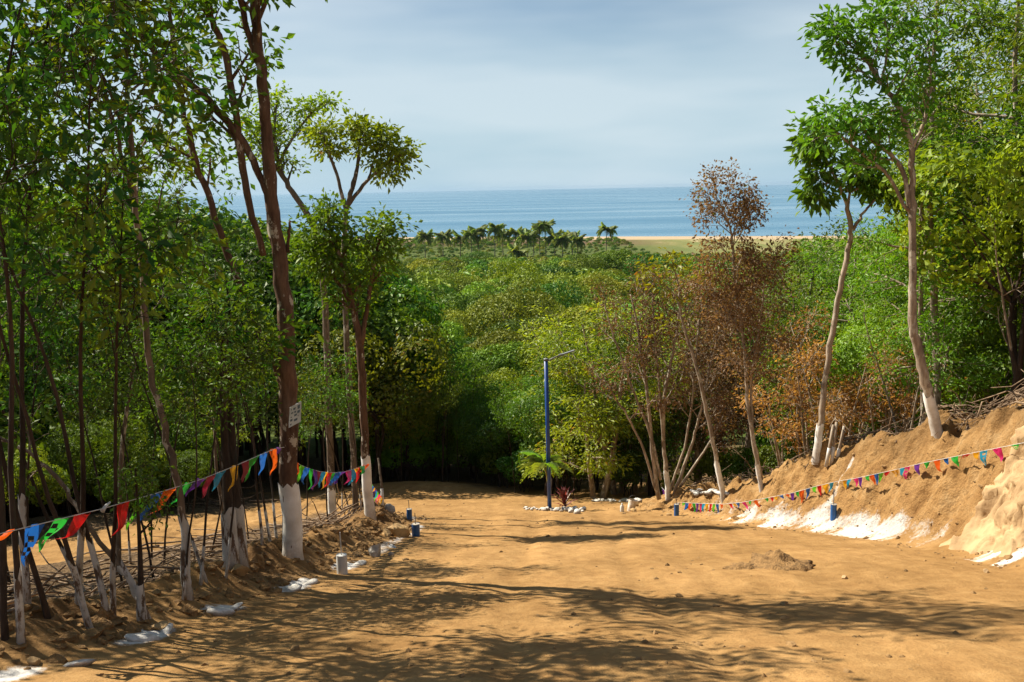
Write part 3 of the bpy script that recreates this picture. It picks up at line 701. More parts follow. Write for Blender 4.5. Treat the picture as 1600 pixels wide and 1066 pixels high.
# ---- left: the tall forked tree that carries the sign
T1 = hero('tall_forked_tree', 101, (458, 866), [
    ([(458, 866, 18), (452, 760, 18), (450, 600, 18), (445, 470, 15.5), (425, 330, 13), (417, 200, 11), (408, 110, 10), (398, 0, 8.5), (388, -130, 7), (380, -300, 5, -1)], 12, 2.8, 0.70),
    ([(446, 610, 9), (405, 520, 8), (365, 420, 7), (330, 320, 6.5), (300, 235, 6), (283, 150, 5), (270, 60, 4), (262, -40, 3)], 9, 1.2, 0.45),
    ([(424, 320, 7), (403, 262, 7), (368, 205, 7), (300, 130, 6.5), (245, 85, 6), (205, 40, 5), (160, -40, 4, -1), (120, -120, 3, -1)], 10, 1.5, 0.35),
    ([(412, 400, 6), (385, 300, 7), (371, 205, 7), (357, 95, 6.5), (330, 30, 6), (312, -10, 5.5), (290, -120, 4)], 8, 1.3, 0.25),
    ([(409, 115, 7), (390, 60, 6), (377, 0, 5.5), (350, -120, 4, -1)], 5, 1.8, 0.55),
    ([(450, 395, 3.2), (453, 360, 2.8), (454, 345, 2.2)], 0, 0, 0), ([(392, 52, 2.2), (372, 40, 1.6)], 0, 0, 0),
], dict(SP_BROAD, levels=2, kids=[6, 6], gap=0.22, n=13, spread=0.13), 'bark_red', 'leaf_mid',
    'tall forked tree with sign and whitewashed base, nearest to the road edge', wash=1.05)
# ---- thin leaning stem left of it
T2 = hero('slender_tree', 102, (292, 935), [
    ([(292, 935, 9), (286, 800, 7.5), (262, 690, 7), (236, 580, 6.5), (225, 450, 6), (214, 330, 5.5), (205, 220, 5), (200, 100, 4.5), (198, 0, 4), (190, -120, 3)], 14, 1.4, 0.55),
    ([(214, 335, 4), (190, 240, 4), (160, 120, 3.5), (140, 40, 3), (110, -40, 2)], 9, 1.2, 0.3),
    ([(206, 240, 3), (150, 85, 2.5), (80, 70, 2)], 7, 1.0, 0.3),
], dict(SP_BROAD, levels=2, kids=[5, 4], gap=0.22, n=14), 'bark_grey', 'leaf_mid',
    'slender sinuous tree with a pale painted base left of the sign tree', wash=0.9, wash_mat='whitewash_worn')
# ---- tree at the far end of the left bunting
T3 = hero('round_topped_tree', 103, (578, 805), [
    ([(578, 805, 10), (570, 700, 8), (566, 600, 8), (562, 530, 7.5), (552, 478, 6), (530, 400, 5), (520, 368, 4), (516, 350, 3)], 13, 0.85, 0.50),
    ([(564, 540, 5), (576, 470, 4.5), (582, 420, 4), (590, 385, 3), (596, 368, 2)], 10, 0.75, 0.35),
    ([(552, 480, 4), (520, 430, 3), (484, 400, 2.5)], 8, 0.8, 0.3),
], dict(SP_BROAD, levels=2, kids=[6, 7], gap=0.19, n=16, spread=0.16, ratio=(0.5, 0.9)), 'bark_red', 'leaf_mid',
    'round-topped tree with white painted base at the far end of the left bunting', wash=1.3)
T4 = hero('wide_crowned_tree', 104, (556, 798), [
    ([(556, 798, 6), (548, 640, 6), (538, 480, 5.5), (537, 400, 5), (540, 330, 5), (552, 285, 4), (562, 245, 3)], 0, 0, 0),
    ([(541, 325, 4), (575, 280, 3.2), (600, 258, 2.6), (634, 238, 2)], 11, 0.62, 0.40),
    ([(541, 328, 4), (560, 262, 3), (562, 220, 2.5), (566, 205, 1.5)], 9, 0.65, 0.45),
    ([(541, 330, 4), (525, 270, 3), (510, 225, 2.5), (500, 205, 1.5)], 9, 0.65, 0.45),
    ([(575, 280, 2), (590, 235, 2), (600, 215, 1.5)], 7, 0.6, 0.4),
], dict(SP_BROAD, levels=2, kids=[5, 5], gap=0.20, n=13, spread=0.14, ang=(30, 70), ratio=(0.45, 0.8), L=0.14, W=0.07), 'bark_grey', 'leaf_bright',
    'tree whose wide flat-topped crown stands against the sky left of the sea')
T5 = hero('leaning_tree', 105, (520, 815), [
    ([(520, 815, 8), (515, 700, 7), (512, 560, 6.5), (505, 430, 6), (492, 352, 6), (470, 320, 5.5), (447, 285, 5), (432, 245, 4), (428, 200, 3), (432, 160, 2)], 16, 0.95, 0.66),
    ([(446, 284, 3), (415, 240, 2.5), (388, 195, 2)], 9, 0.85, 0.35),
    ([(434, 260, 3), (465, 200, 2.5), (505, 160, 2)], 9, 0.7, 0.35),
], dict(SP_BROAD, levels=2, kids=[5, 5], gap=0.20, n=13, spread=0.14, ratio=(0.45, 0.8)), 'bark_grey', 'leaf_bright',
    'leaning tree with bright green crown just right of the sign tree', wash=0.9)
# ---- stem leaning hard to the left over the bank
T6 = hero('leaning_sapling', 106, (240, 970), [
    ([(240, 970, 6), (205, 905, 5.5), (165, 860, 5), (125, 800, 4.5), (90, 745, 4), (45, 705, 3.5), (-10, 680, 3), (-60, 640, 2)], 8, 0.9, 0.6)],
    dict(SP_SPARSE, levels=2), 'bark_grey', 'leaf_dark', 'thin stem leaning far left with its foot at the ridge', wash=0.55, wash_mat='whitewash_worn')

# ---- right: trees on the bank
R1 = hero('pale_forked_tree', 111, (1468, 672), [
    ([(1468, 672, 12), (1452, 620, 11.5), (1438, 560, 11), (1424, 500, 10), (1427, 440, 8.5), (1425, 350, 8), (1425, 280, 7), (1425, 222, 6.5), (1405, 165, 6), (1378, 130, 5), (1352, 90, 4), (1325, 50, 3)], 15, 1.25, 0.60),
    ([(1424, 340, 5), (1412, 265, 5.5), (1388, 238, 5), (1356, 215, 4), (1345, 190, 3)], 9, 0.9, 0.35),
    ([(1420, 330, 4), (1390, 275, 4), (1340, 235, 3.5), (1305, 205, 2.5), (1295, 180, 2)], 10, 0.9, 0.3),
    ([(1426, 230, 4.5), (1445, 190, 4), (1455, 130, 3), (1450, 60, 2)], 10, 1.1, 0.3),
    ([(1372, 120, 3), (1330, 70, 2.5), (1300, 45, 2)], 7, 0.8, 0.3),
    ([(1378, 130, 3), (1390, 60, 2.5), (1380, 20, 2)], 7, 0.8, 0.3),
], dict(SP_BROAD, levels=2, kids=[5, 4], gap=0.22, n=12, L=0.15, W=0.072, spread=0.12), 'bark_tan', 'leaf_mid',
    'tall pale forked tree with whitewashed foot on top of the right bank', wash=0.62)
R2 = hero('slim_curved_tree', 112, (1275, 722), [
    ([(1275, 722, 8), (1284, 640, 7), (1297, 540, 6.5), (1312, 450, 6), (1330, 375, 6), (1328, 345, 5.5), (1322, 315, 4.5), (1305, 275, 3.5), (1285, 240, 2.5), (1275, 215, 2)], 12, 0.75, 0.78),
    ([(1333, 360, 4), (1350, 330, 3), (1375, 305, 2.5), (1390, 298, 1.5)], 5, 0.7, 0.45),
    ([(1324, 325, 3.5), (1330, 290, 2.5), (1345, 265, 2)], 8, 0.8, 0.25),
    ([(1312, 290, 2.5), (1290, 285, 2), (1275, 300, 1.5)], 6, 0.6, 0.3),
    ([(1330, 300, 2.5), (1360, 285, 2)], 6, 0.6, 0.25),
], dict(SP_BROAD, levels=2, kids=[4, 4], gap=0.22, n=12, L=0.20, W=0.085, spread=0.11, droop=0.8), 'bark_pale', 'leaf_mid',
    'slim curved pale tree with whitewashed foot and a tuft of drooping leaves', wash=0.62)
R3 = hero('straight_tree', 113, (1465, 660), [
    ([(1465, 660, 8), (1463, 560, 8), (1460, 460, 8), (1455, 400, 7), (1452, 300, 6), (1455, 200, 5), (1460, 100, 4), (1465, 0, 3)], 16, 1.7, 0.52),
    ([(1456, 410, 5), (1440, 330, 4), (1432, 250, 3), (1430, 190, 2)], 6, 1.2, 0.4),
], dict(SP_FEATHER, levels=2, kids=[6, 6], gap=0.17), 'bark_tan', 'leaf_feather', 'straight tree close behind the pale forked tree on the bank', Y=20.5)

# ---- centre: dried trees by the junction
C1 = hero('many_stemmed_dry_tree', 121, (1040, 782), [
    ([(1045, 782, 7), (1042, 740, 6.5), (1036, 690, 5), (1038, 620, 4.5), (1050, 560, 4), (1060, 500, 3.2), (1062, 450, 2)], 10, 1.9, 0.45),
    ([(1030, 780, 7), (1020, 720, 6), (1015, 650, 5), (1008, 590, 4.5), (1000, 540, 4), (995, 500, 3), (985, 460, 2)], 10, 1.9, 0.35),
    ([(1052, 776, 5), (1080, 700, 4), (1095, 640, 3.5), (1108, 580, 3), (1120, 530, 2)], 9, 1.7, 0.35),
    ([(1046, 770, 4), (1070, 700, 3.5), (1080, 640, 3), (1088, 560, 2.5), (1092, 500, 2)], 8, 1.7, 0.4),
    ([(1026, 770, 4), (1005, 700, 3.5), (980, 650, 3), (955, 610, 2.5), (930, 585, 1.6)], 4, 1.2, 0.45),
    ([(1032, 750, 4), (1018, 680, 3.5), (985, 600, 3), (960, 530, 2.5), (945, 480, 1.6)], 5, 1.3, 0.45),
    ([(1036, 700, 3.5), (1030, 600, 3), (1022, 520, 2.5), (1020, 460, 1.6)], 8, 1.7, 0.35),
    ([(1056, 770, 4), (1110, 690, 3), (1130, 650, 2)], 5, 1.3, 0.4),
], dict(SP_DRY, levels=2, kids=[6, 7], leafy=0.8, n=13), 'bark_tan', 'leaf_brown', 'many-stemmed dried tree with white foot where the right bunting is tied', wash=0.85)
C2 = hero('leaning_dry_tree', 122, (1133, 776), [
    ([(1133, 776, 7), (1122, 735, 6.5), (1112, 680, 6), (1100, 620, 5.5), (1088, 570, 5), (1070, 520, 4), (1062, 480, 3.6), (1062, 450, 3), (1055, 425, 2)], 9, 1.2, 0.62),
    ([(1062, 470, 2.5), (1035, 440, 2), (1015, 425, 1.5)], 6, 0.9, 0.3), ([(1062, 470, 2.5), (1080, 455, 2), (1095, 435, 1.5)], 5, 0.9, 0.3)],
    dict(SP_BROAD, levels=2, kids=[5, 4], gap=0.2, n=8, leafy=0.8), 'bark_tan', 'leaf_yellow', 'leaning tree with white foot and yellow-green top right of the many-stemmed dry tree', wash=0.85)
C3 = hero('tall_dry_tree', 123, (1192, 760), [
    ([(1192, 760, 6), (1182, 720, 5.5), (1170, 650, 5), (1165, 580, 4.8), (1160, 510, 4.2), (1148, 450, 4), (1146, 400, 3.5), (1142, 360, 3), (1132, 330, 2.4), (1118, 310, 1.6)], 22, 1.7, 0.28),
    ([(1190, 750, 4.5), (1176, 680, 4), (1172, 600, 3.5), (1185, 520, 3), (1195, 450, 2.4), (1200, 410, 1.6)], 14, 1.6, 0.35),
    ([(1143, 372, 2.2), (1156, 345, 1.8), (1165, 322, 1.2)], 6, 0.8, 0.25),
    ([(1160, 520, 2.5), (1130, 480, 2), (1105, 440, 1.4)], 9, 1.3, 0.3)],
    dict(SP_DRY, levels=2, kids=[6, 7], leafy=0.9, n=17), 'bark_pale', 'leaf_brown', 'tall dried brown-leaved tree rising past the sea horizon', wash=0.55)

# ------------------------------------------------------------------ shared tree stock
BROAD = [free_tree(200 + i, 8.0, 0.10, SP_BROAD, 'bark_dark' if i % 2 else 'bark_grey', ['leaf_mid', 'leaf_dark', 'leaf_mid', 'leaf_bright', 'leaf_dark'][i], 0.32, 0.10, 11, 0.40, 'woodland_tree') for i in range(5)]
FEATH = [free_tree(220 + i, 8.5, 0.11, SP_FEATHER, 'bark_tan', 'leaf_feather', 0.30, 0.12, 12, 0.40, 'feathery_tree') for i in range(3)]
FEATHY = [free_tree(225 + i, 6.0, 0.10, SP_FEATHER, 'bark_tan', 'leaf_yellow', 0.22, 0.12, 10, 0.50, 'feathery_tree', stems=2) for i in range(2)]
DRY = [free_tree(230 + i, 6.0, 0.08, SP_DRY, 'bark_pale', 'leaf_brown', 0.25, 0.10, 9, 0.42, 'dry_tree', stems=2) for i in range(3)]
ORNG = [free_tree(240 + i, 3.6, 0.045, dict(SP_DRY, leafy=0.45), 'bark_pale', 'leaf_orange', 0.3, 0.2, 8, 0.5, 'dry_bush', stems=4) for i in range(2)]
BARE = [free_tree(250 + i, 5.5, 0.05, dict(SP_DRY, leafy=0.10, kids=[5, 4, 3]), 'bark_pale', 'leaf_feather', 0.35, 0.12, 6, 0.36, 'bare_tree', stems=2) for i in range(3)]
SAPL = [free_tree(260 + i, 6.0, 0.029, SP_SPARSE, 'bark_dark', ['leaf_dark', 'leaf_mid', 'leaf_mid', 'leaf_dark'][i], 0.60, 0.07, 8, 0.30, 'sapling') for i in range(4)]
EDGE = [lobe_tree(300 + i, 2.4, 4.2, 30, 17000, 0.125, 'bark_dark', ['leaf_mid', 'leaf_bright', 'leaf_mid', 'leaf_dark'][i], 'edge_tree', 1.1, 3, 0.055) for i in range(4)]
DARKT = free_tree(270, 3.6, 0.078, SP_SPARSE, 'bark_dark', 'leaf_dark', 0.6, 0.04, 6, 0.3, 'dark_tree', wob=0.03)
SHRUB = [lobe_tree(320 + i, 1.2, 1.9, 12, 4200, 0.12, 'bark_dark', ['leaf_mid', 'leaf_dark', 'leaf_bright'][i], 'shrub', 0.25, 4, 0.025) for i in range(3)]
def one_mesh(pair, name):
    """trunk and crown in one mesh, for trees too far off to show their parts"""
    a, b = pair; out = []
    V, Q, T, tint, mi = [], [], [], [], []
    for k, m in enumerate((b, a)):
        v = np.empty(len(m.vertices) * 3, np.float32); m.vertices.foreach_get('co', v); off = sum(len(x) for x in V)
        l = np.empty(len(m.loops), np.int32); m.loops.foreach_get('vertex_index', l)
        V.append(v.reshape(-1, 3)); Q.append(l.reshape(-1, 4) + off); mi.append(np.full(len(Q[-1]), k))
        if k == 0:
            t = np.empty(len(m.polygons), np.float32); m.attributes['tint'].data.foreach_get('value', t); tint.append(t)
        else: tint.append(np.zeros(len(Q[-1])))
    me = np_mesh(name, np.vstack(V), np.vstack(Q), [b.materials[0].name, a.materials[0].name], False, np.concatenate(tint))
    me.polygons.foreach_set('material_index', np.concatenate(mi).astype(np.int32))
    return me
_vp = [(401, 2.9, 3.6, 22, 7600, .20, 'leaf_valley'), (402, 2.6, 3.2, 18, 7600, .20, 'leaf_valley_dark'), (403, 3.1, 3.4, 24, 7600, .20, 'leaf_valley_olive'),
       (404, 2.4, 3.6, 18, 7600, .20, 'leaf_valley'), (405, 3.3, 3.0, 24, 7600, .20, 'leaf_valley_dark'), (406, 2.7, 3.4, 20, 7600, .20, 'leaf_bright')]
VALLEY = [one_mesh(lobe_tree(s, a, b, n, f, fs, 'bark_dark', lf, 'valley_tree', 2.0, 2, 0.10), 'valley_tree') for s, a, b, n, f, fs, lf in _vp]
_fp = [(421, 3.0, 3.4, 18, 1500, .55, 'leaf_valley'), (422, 3.2, 3.2, 18, 1500, .55, 'leaf_valley_dark'), (423, 3.0, 3.2, 20, 1500, .55, 'leaf_valley_olive'), (424, 3.4, 3.0, 20, 1600, .55, 'leaf_valley_dark')]
FAR = [one_mesh(lobe_tree(s, a, b, n, f, fs, 'bark_dark', lf, 'far_tree', 2.0, 1, 0.10), 'far_tree') for s, a, b, n, f, fs, lf in _fp]

# ------------------------------------------------------------------ planting
def wash_tube(root, parent, sc, r, h, m='whitewash_worn', lean=(0, 0)):
    w = MB(); w.tube([(0, 0, -0.15), (lean[0] * h * .5, lean[1] * h * .5, h * .5), (lean[0] * h, lean[1] * h, h)], [r * 1.25, r * 1.1, r * 1.08], 9, False)
    return w

def scatter(n, region, mind, seed, taken):
    r = random.Random(seed); out = []; tries = 0
    while len(out) < n and tries < n * 60:
        tries += 1; p = region(r)
        if p is None: continue
        if all((p[0] - q[0]) ** 2 + (p[1] - q[1]) ** 2 > mind * mind for q in out) and all((p[0] - q[0]) ** 2 + (p[1] - q[1]) ** 2 > (mind * 0.6) ** 2 for q in taken): out.append(p)
    taken += out
    return out
# saplings with painted feet along the left edge (pixel foot, scale, painted?)
SAPS = [((12, 1000), 1.15, 0), ((34, 1004), 1.0, 1), ((38, 948), 1.1, 1), ((118, 944), 1.0, 1), ((141, 984), 0.9, 1), ((168, 966), 0.95, 1), ((178, 962), 0.85, 1), ((136, 930), 1.05, 1),
        ((203, 882), 1.1, 1), ((286, 938), 0.8, 1), ((312, 915), 0.95, 1), ((325, 912), 1.0, 1), ((352, 902), 0.9, 1), ((410, 853), 1.0, 1), ((424, 846), 1.05, 1), ((432, 842), 0.95, 1),
        ((534, 804), 1.1, 1), ((546, 803), 1.15, 1), ((566, 800), 1.1, 1), ((75, 965), 1.0, 0), ((240, 905), 1.2, 0), ((20, 930), 1.1, 0), ((255, 880), 1.2, 0), ((330, 872), 1.2, 0), ((480, 822), 1.1, 0)]
SAP_LABEL = 'thin sapling with whitewashed foot in the strip left of the road'
SAP_LABEL2 = 'thin dark unpainted sapling in the strip left of the road'
SAPN = ['dark unpainted sapling at the lower left corner', 'white-footed sapling at the lower left corner', 'white-footed sapling at the left edge below the blue pennant', 'white-footed sapling standing right of the first green pennant', 'nearest thin white-footed sapling left of the leaning stem',
        'left one of the close pair of white-footed saplings', 'right one of the close pair of white-footed saplings', 'white-footed sapling set back behind the close pair', 'slender white-footed sapling beside the lower track', 'short white-footed sapling touching the slender sinuous tree',
        'white-footed sapling just right of the slender sinuous tree', 'second white-footed sapling right of the slender sinuous tree', 'white-footed sapling just left of the thick dark trunks', 'white-footed sapling between the dark trunks and the sign tree, leftmost', 'white-footed sapling between the dark trunks and the sign tree, middle one', 'white-footed sapling touching the sign tree from the left',
        'white-footed sapling left under the second bunting', 'white-footed sapling in the middle under the second bunting', 'white-footed sapling touching the round-topped tree', 'unpainted sapling below the first green pennant', 'unpainted sapling right of the leaning stem', 'unpainted sapling at the left edge behind the painted ones', 'unpainted sapling behind the slender sinuous tree', 'unpainted sapling left behind the thick dark trunks', 'unpainted sapling right behind the sign tree']
for i, (px, s, pw) in enumerate(SAPS):
    b = hit(*px); k = i % 4
    o = plant_tree('sapling', SAPL[k], b, SAPN[i], 'painted saplings left of the road' if pw else 'dark saplings left of the road', rnd.uniform(0, 6.28), s * (1.0 if px[0] < 200 else 0.62))
    o.rotation_euler = (rnd.gauss(0, .09), rnd.gauss(0, .09), o.rotation_euler.z)
    if pw:
        me = SAPL[k][0]
        # follow this sapling's own stem: average of the trunk rings up to the paint line
        v = np.empty(len(me.vertices) * 3, np.float32); me.vertices.foreach_get('co', v); v = v.reshape(-1, 3)[:7 * 40]
        rings = v[:(len(v) // 7) * 7].reshape(-1, 7, 3); cen = rings.mean(1); rad = np.linalg.norm(rings - cen[:, None], axis=2).mean(1)
        n = int(np.argmax(np.diff(cen[:, 2]) < 0)) + 1 if (np.diff(cen[:, 2]) < 0).any() else len(cen)
        h = rnd.uniform(0.55, 0.95); zz = np.linspace(-0.1, h, 6)
        W = np.stack([np.interp(zz, cen[:n, 2], cen[:n, 0]), np.interp(zz, cen[:n, 2], cen[:n, 1]), zz], 1)
        w = MB(); w.tube(W, np.interp(zz, cen[:n, 2], rad[:n]) * 1.10 + 0.004, 9, False, 0, None, 0.06)
        w.build('painted_base', 'whitewash_worn', o.children[0], smooth=True)
def reg_strip(r):
    y = r.uniform(10, 23); x = float(xL(y)) - r.uniform(2.0, 4.6); return (x, y)
for i, (x, y) in enumerate(scatter(9, reg_strip, 1.3, 15, []) ):
    plant_tree('sapling', SAPL[i % 4], (x, y, gz(x, y)), 'dark unpainted sapling ' + ['in the near part of the left strip', 'in the left strip behind the slender tree', 'in the far part of the left strip'][(y > 14) + (y > 18)], 'dark saplings in the left strip', rnd.uniform(0, 6.28), rnd.uniform(0.6, 0.95))
# the two thick dark trunks with grey-white feet side by side
for px, s, lb in (((362, 890), 1.05, 'left one of the two thick dark trunks side by side'), ((374, 887), 1.15, 'right one of the two thick dark trunks side by side'), ((222, 970), 0.5, 'thick dark trunk with pale foot beside the leaning stem')):
    b = hit(*px); o = plant_tree('dark_trunked_tree', DARKT, b, lb, None, rnd.uniform(0, 6.28), s)
    w = MB(); w.tube([(0, 0, -0.1), (0.0, 0, 0.35), (0.0, 0.0, 0.72)], [0.108, 0.092, 0.088], 10, False, 0, None, 0.06); w.build('painted_base', 'whitewash_worn', o.children[0], smooth=True)

def colpx(x, y): return 800 + x / y * FPX
TAKEN = []
# left woodland beyond the lower road
def sunside(x, y): return x < float(np.interp(y, [8, 13, 18, 23, 28, 33, 40], [-24, -16, -11.5, -8.6, -7.6, -5.5, -3]))
def reg_left(r):
    y = 12 + 48 * r.random() ** 1.2; x = r.uniform(-44, -4)
    if colpx(x, y) > 590 or colpx(x, y) < -450 or float(lower_dist(np.array([x]), np.array([y]))[0]) < 2.6 or x > float(xL(y)) - 5.5: return None
    if x > -7.5 - 0.0 * y and y < 33: return None
    if y < 32 and not sunside(x, y): return None
    return (x, y)
def zone_l(px, y):
    c = ['at the far left edge', 'above the blue cut-out pennant', 'behind the slender sinuous tree', 'behind the two thick dark trunks', 'behind the sign tree', 'behind the round-topped tree'][sum(px > q for q in (0, 150, 300, 420, 520))]
    return ['at the front of the left woodland ', 'midway into the left woodland ', 'deep in the left woodland '][(y > 24) + (y > 38)] + c
top_line = lambda px: float(np.interp(px, [-500, 0, 120, 230, 330, 430, 520, 590, 620], [-160, -60, 40, 130, 190, 220, 300, 390, 440]))
for i, (x, y) in enumerate(scatter(140, reg_left, 1.9, 11, TAKEN)):
    z = gz(x, y); px = colpx(x, y)
    topz = at(px, top_line(px) + rnd.uniform(-30, 90), y).z
    ld = float(lower_dist(np.array([x]), np.array([y]))[0])
    H = min(max(topz - z, 4.0), 14.0 if y > 36 else 12.0)
    if x < -6 and y < 40: H = min(H, max(1.6, 0.82 * (ld - 0.7)))          # trees kept low on purpose so the sun reaches the lower track
    k = rnd.randrange(5); zone = zone_l(px, y)
    if rnd.random() < 0.75 or H < 5:
        plant_tree('bushy_tree', EDGE[(0, 2, 3, 1)[i % 4]], (x, y, z), 'dense bushy tree ' + zone, 'dense bushy trees of the left woodland', rnd.uniform(0, 6.28), H / 5.2)
    else: plant_tree('woodland_tree', BROAD[k], (x, y, z), ['grey-stemmed leafy tree ', 'dark-stemmed leafy tree '][k % 2] + zone, 'woodland trees beyond the lower track on the left', rnd.uniform(0, 6.28), H / 8.3)
for (px, y, H, k, lb) in ((470, 40.5, 11.2, 0, 'tall bushy tree closing the gap right of the sign tree'), (515, 42, 11.0, 3, 'tall dark bushy tree between the sign tree and the round-topped tree'), (558, 41, 9.2, 2, 'bushy tree left behind the round-topped tree'), (602, 42, 7.4, 0, 'bushy tree right behind the round-topped tree'), (440, 44, 12.0, 2, 'tall bushy tree straight behind the sign tree'), (395, 42, 11.8, 3, 'tall dark bushy tree left behind the sign tree')):
    x = (px - 800) / FPX * y; plant_tree('bushy_tree', EDGE[k], (x, y, gz(x, y)), lb, None, rnd.uniform(0, 6.28), H / 5.2)
def reg_left_sh(r):
    p = reg_left(r)
    return p if p and p[1] < 48 else None
for i, (x, y) in enumerate(scatter(75, reg_left_sh, 1.5, 12, [])):
    plant_tree('shrub', SHRUB[i % 3], (x, y, gz(x, y)), 'leafy shrub ' + zone_l(colpx(x, y), y), 'shrubs under the left woodland', rnd.uniform(0, 6.28), min(rnd.uniform(0.8, 1.7), 0.35 * max(1.2, float(lower_dist(np.array([x]), np.array([y]))[0]) - 1.0)), 'shrub')
# near trees on the left, mostly above and beside the frame: they shade the road
for (x, y, k, s) in ((-7.4, 7.6, 0, 1.05), (-9.0, 10.8, 3, 1.10)):
    plant_tree('overhanging_tree', BROAD[k], (x, y, gz(x, y)), 'leafy tree leaning in at the left edge above the bunting', 'trees at the left edge', rnd.uniform(0, 6.28), s)

TALLB = [free_tree(280 + i, 9.0, 0.062, dict(SP_BROAD, leafy=0.9, n=14, kids=[7, 5, 4]), 'bark_grey', ('leaf_mid', 'leaf_dark', 'leaf_mid')[i], 0.45, 0.10, 10, 0.38, 'tall_tree') for i in range(3)]
for (x, y, k, s, lb) in ((-6.8, 11.9, 0, 0.8, 'tall leafy tree over the lower left corner'), (-7.9, 13.8, 1, 1.0, 'tall leafy tree left above the leaning stem'), (-8.9, 16.6, 2, 1.05, 'tall leafy tree by the lower track at the left edge'), (-10.8, 14.2, 1, 0.85, 'tall leafy tree added at the left edge to shade the near saplings'), (-12.8, 16.2, 2, 0.8, 'leafy tree added at the far left edge to shade the left strip'), (-6.4, 15.2, 2, 0.8, 'leafy tree just left of the slender sinuous tree top'), (-5.9, 19.5, 1, 0.72, 'leafy tree in the strip behind the thick dark trunks'), (-21, 24, 0, 1.2, 'tall leafy tree beyond the lower track at left')):  # fourth and fifth are extra trees, added to throw shade on the left strip
    plant_tree('tall_leafy_tree', TALLB[k], (x, y, gz(x, y)), lb, None, rnd.uniform(0, 6.28), s)
# forest edge beyond the junction
def zone_e(px): return ['at its left end', 'above the dirt mound', 'midway between mound and young palm', 'left of the young palm', 'behind the young palm', 'just right of the lamp post', 'before the many-stemmed dry tree', 'behind the many-stemmed dry tree'][sum(px > q for q in (620, 680, 740, 800, 860, 930, 1000))]
def reg_edge(r):
    x = r.uniform(-9.5, 9); y = r.uniform(36.5 if x < 0 else 33.5, 50)
    if colpx(x, y) < 560 or (x > 5 and y < 44) or float(lower_dist(np.array([x]), np.array([y]))[0]) < 2.2: return None
    return (x, y)
for i, (x, y) in enumerate(scatter(34, reg_edge, 1.9, 21, TAKEN)):
    px = colpx(x, y); lim = float(np.interp(px, [560, 640, 720, 800, 900, 1000], [470, 530, 560, 590, 600, 560]))
    H = min(max(at(px, lim + rnd.uniform(-15, 60), y).z - gz(x, y), 3.6), 7.5)
    plant_tree('edge_tree', EDGE[i % 4], (x, y, gz(x, y)), 'bushy green tree in the dark forest edge ' + zone_e(px), 'forest edge trees behind the lamp post', rnd.uniform(0, 6.28), H / 5.1)
def reg_edge_sh(r):
    p = reg_edge(r); return p if p and p[1] < 46 else None
for i, (x, y) in enumerate(scatter(34, reg_edge_sh, 1.1, 23, [])):
    plant_tree('shrub', SHRUB[i % 3], (x, y, gz(x, y)), 'leafy shrub in the shade of the forest edge ' + zone_e(colpx(x, y)), 'shrubs at the forest edge', rnd.uniform(0, 6.28), rnd.uniform(0.7, 1.3), 'shrub')
def reg_edge_sap(r):
    x = r.uniform(-6.5, 5.5); y = (36.0 if x < 0 else 32.8) + r.uniform(0, 5); return (x, y)
for i, (x, y) in enumerate(scatter(26, reg_edge_sap, 0.7, 22, [])):
    plant_tree('thin_stem_tree', SAPL[i % 4], (x, y, gz(x, y)), 'thin dark stem standing at the forest edge ' + zone_e(colpx(x, y)), 'thin stems at the forest edge', rnd.uniform(0, 6.28), rnd.uniform(0.6, 0.95))

# centre right: yellow-green feathery tree, dried trees, green fill
for (px, py, Y, mesh, H, h0, nm, lb, gr) in (
        (932, 775, 32.5, FEATHY[0], 7.6, 6.2, 'feathery_tree', 'yellow-green feathery tree just right of the blue lamp post', None),
        (968, 770, 34.5, FEATHY[1], 7.9, 6.2, 'feathery_tree', 'second yellow-green feathery tree right of the blue lamp post', None),
        (962, 770, 36.0, FEATHY[1], 7.8, 6.2, 'feathery_tree', 'olive feathery tree behind the many-stemmed dry tree', None),
        (1000, 770, 35.5, DRY[0], 8.0, 6.2, 'dry_tree', 'brown dried tree left behind the many-stemmed dry tree', None),
        (1085, 765, 34.5, DRY[1], 8.2, 6.2, 'dry_tree', 'brown dried tree between the two leaning dry trunks', None),
        (1160, 755, 33.5, DRY[2], 9.2, 6.2, 'dry_tree', 'brown dried tree behind the tall dried tree', None),
        (1215, 750, 34.0, DRY[0], 9.2, 6.2, 'dry_tree', 'brown dried tree right of the tall dried tree', None),
        (1120, 760, 37.0, DRY[1], 9.0, 6.2, 'dry_tree', 'brown dried tree farthest back in the dry clump', None)):
    p = at(px, py, Y); plant_tree(nm, mesh, (p.x, p.y, gz(p.x, p.y)), lb, gr, rnd.uniform(0, 6.28), H / h0)
for (px, Y, s, k, lb) in ((1310, 24.5, 1.0, 0, 'orange-brown dry bush just right of the slim curved tree'), (1355, 25.5, 1.05, 1, 'largest orange-brown dry bush behind the bank'), (1270, 26.5, 0.95, 1, 'orange-brown dry bush behind the slim curved tree'), (1385, 24.0, 0.85, 0, 'rightmost orange-brown dry bush behind the bank'), (1240, 28.0, 0.9, 0, 'leftmost orange-brown dry bush behind the bank')):
    p = at(px, 690, Y); plant_tree('dry_bush', ORNG[k], (p.x, p.y, gz(p.x, p.y)), lb, 'orange-brown dry bushes behind the bank', rnd.uniform(0, 6.28), s * 1.3, 'bush')
for (px, Y, s, k, lb) in ((1110, 34.0, 0.9, 2, 'low bright green shrub left of the tall dried tree foot'), (1165, 32.0, 0.8, 0, 'low bright green shrub beside the tall dried tree foot'), (1225, 30.0, 0.8, 2, 'low green shrub right of the tall dried tree foot')):
    p = at(px, 760, Y); plant_tree('shrub', SHRUB[k], (p.x, p.y, gz(p.x, p.y)), lb, None, rnd.uniform(0, 6.28), s, 'shrub')
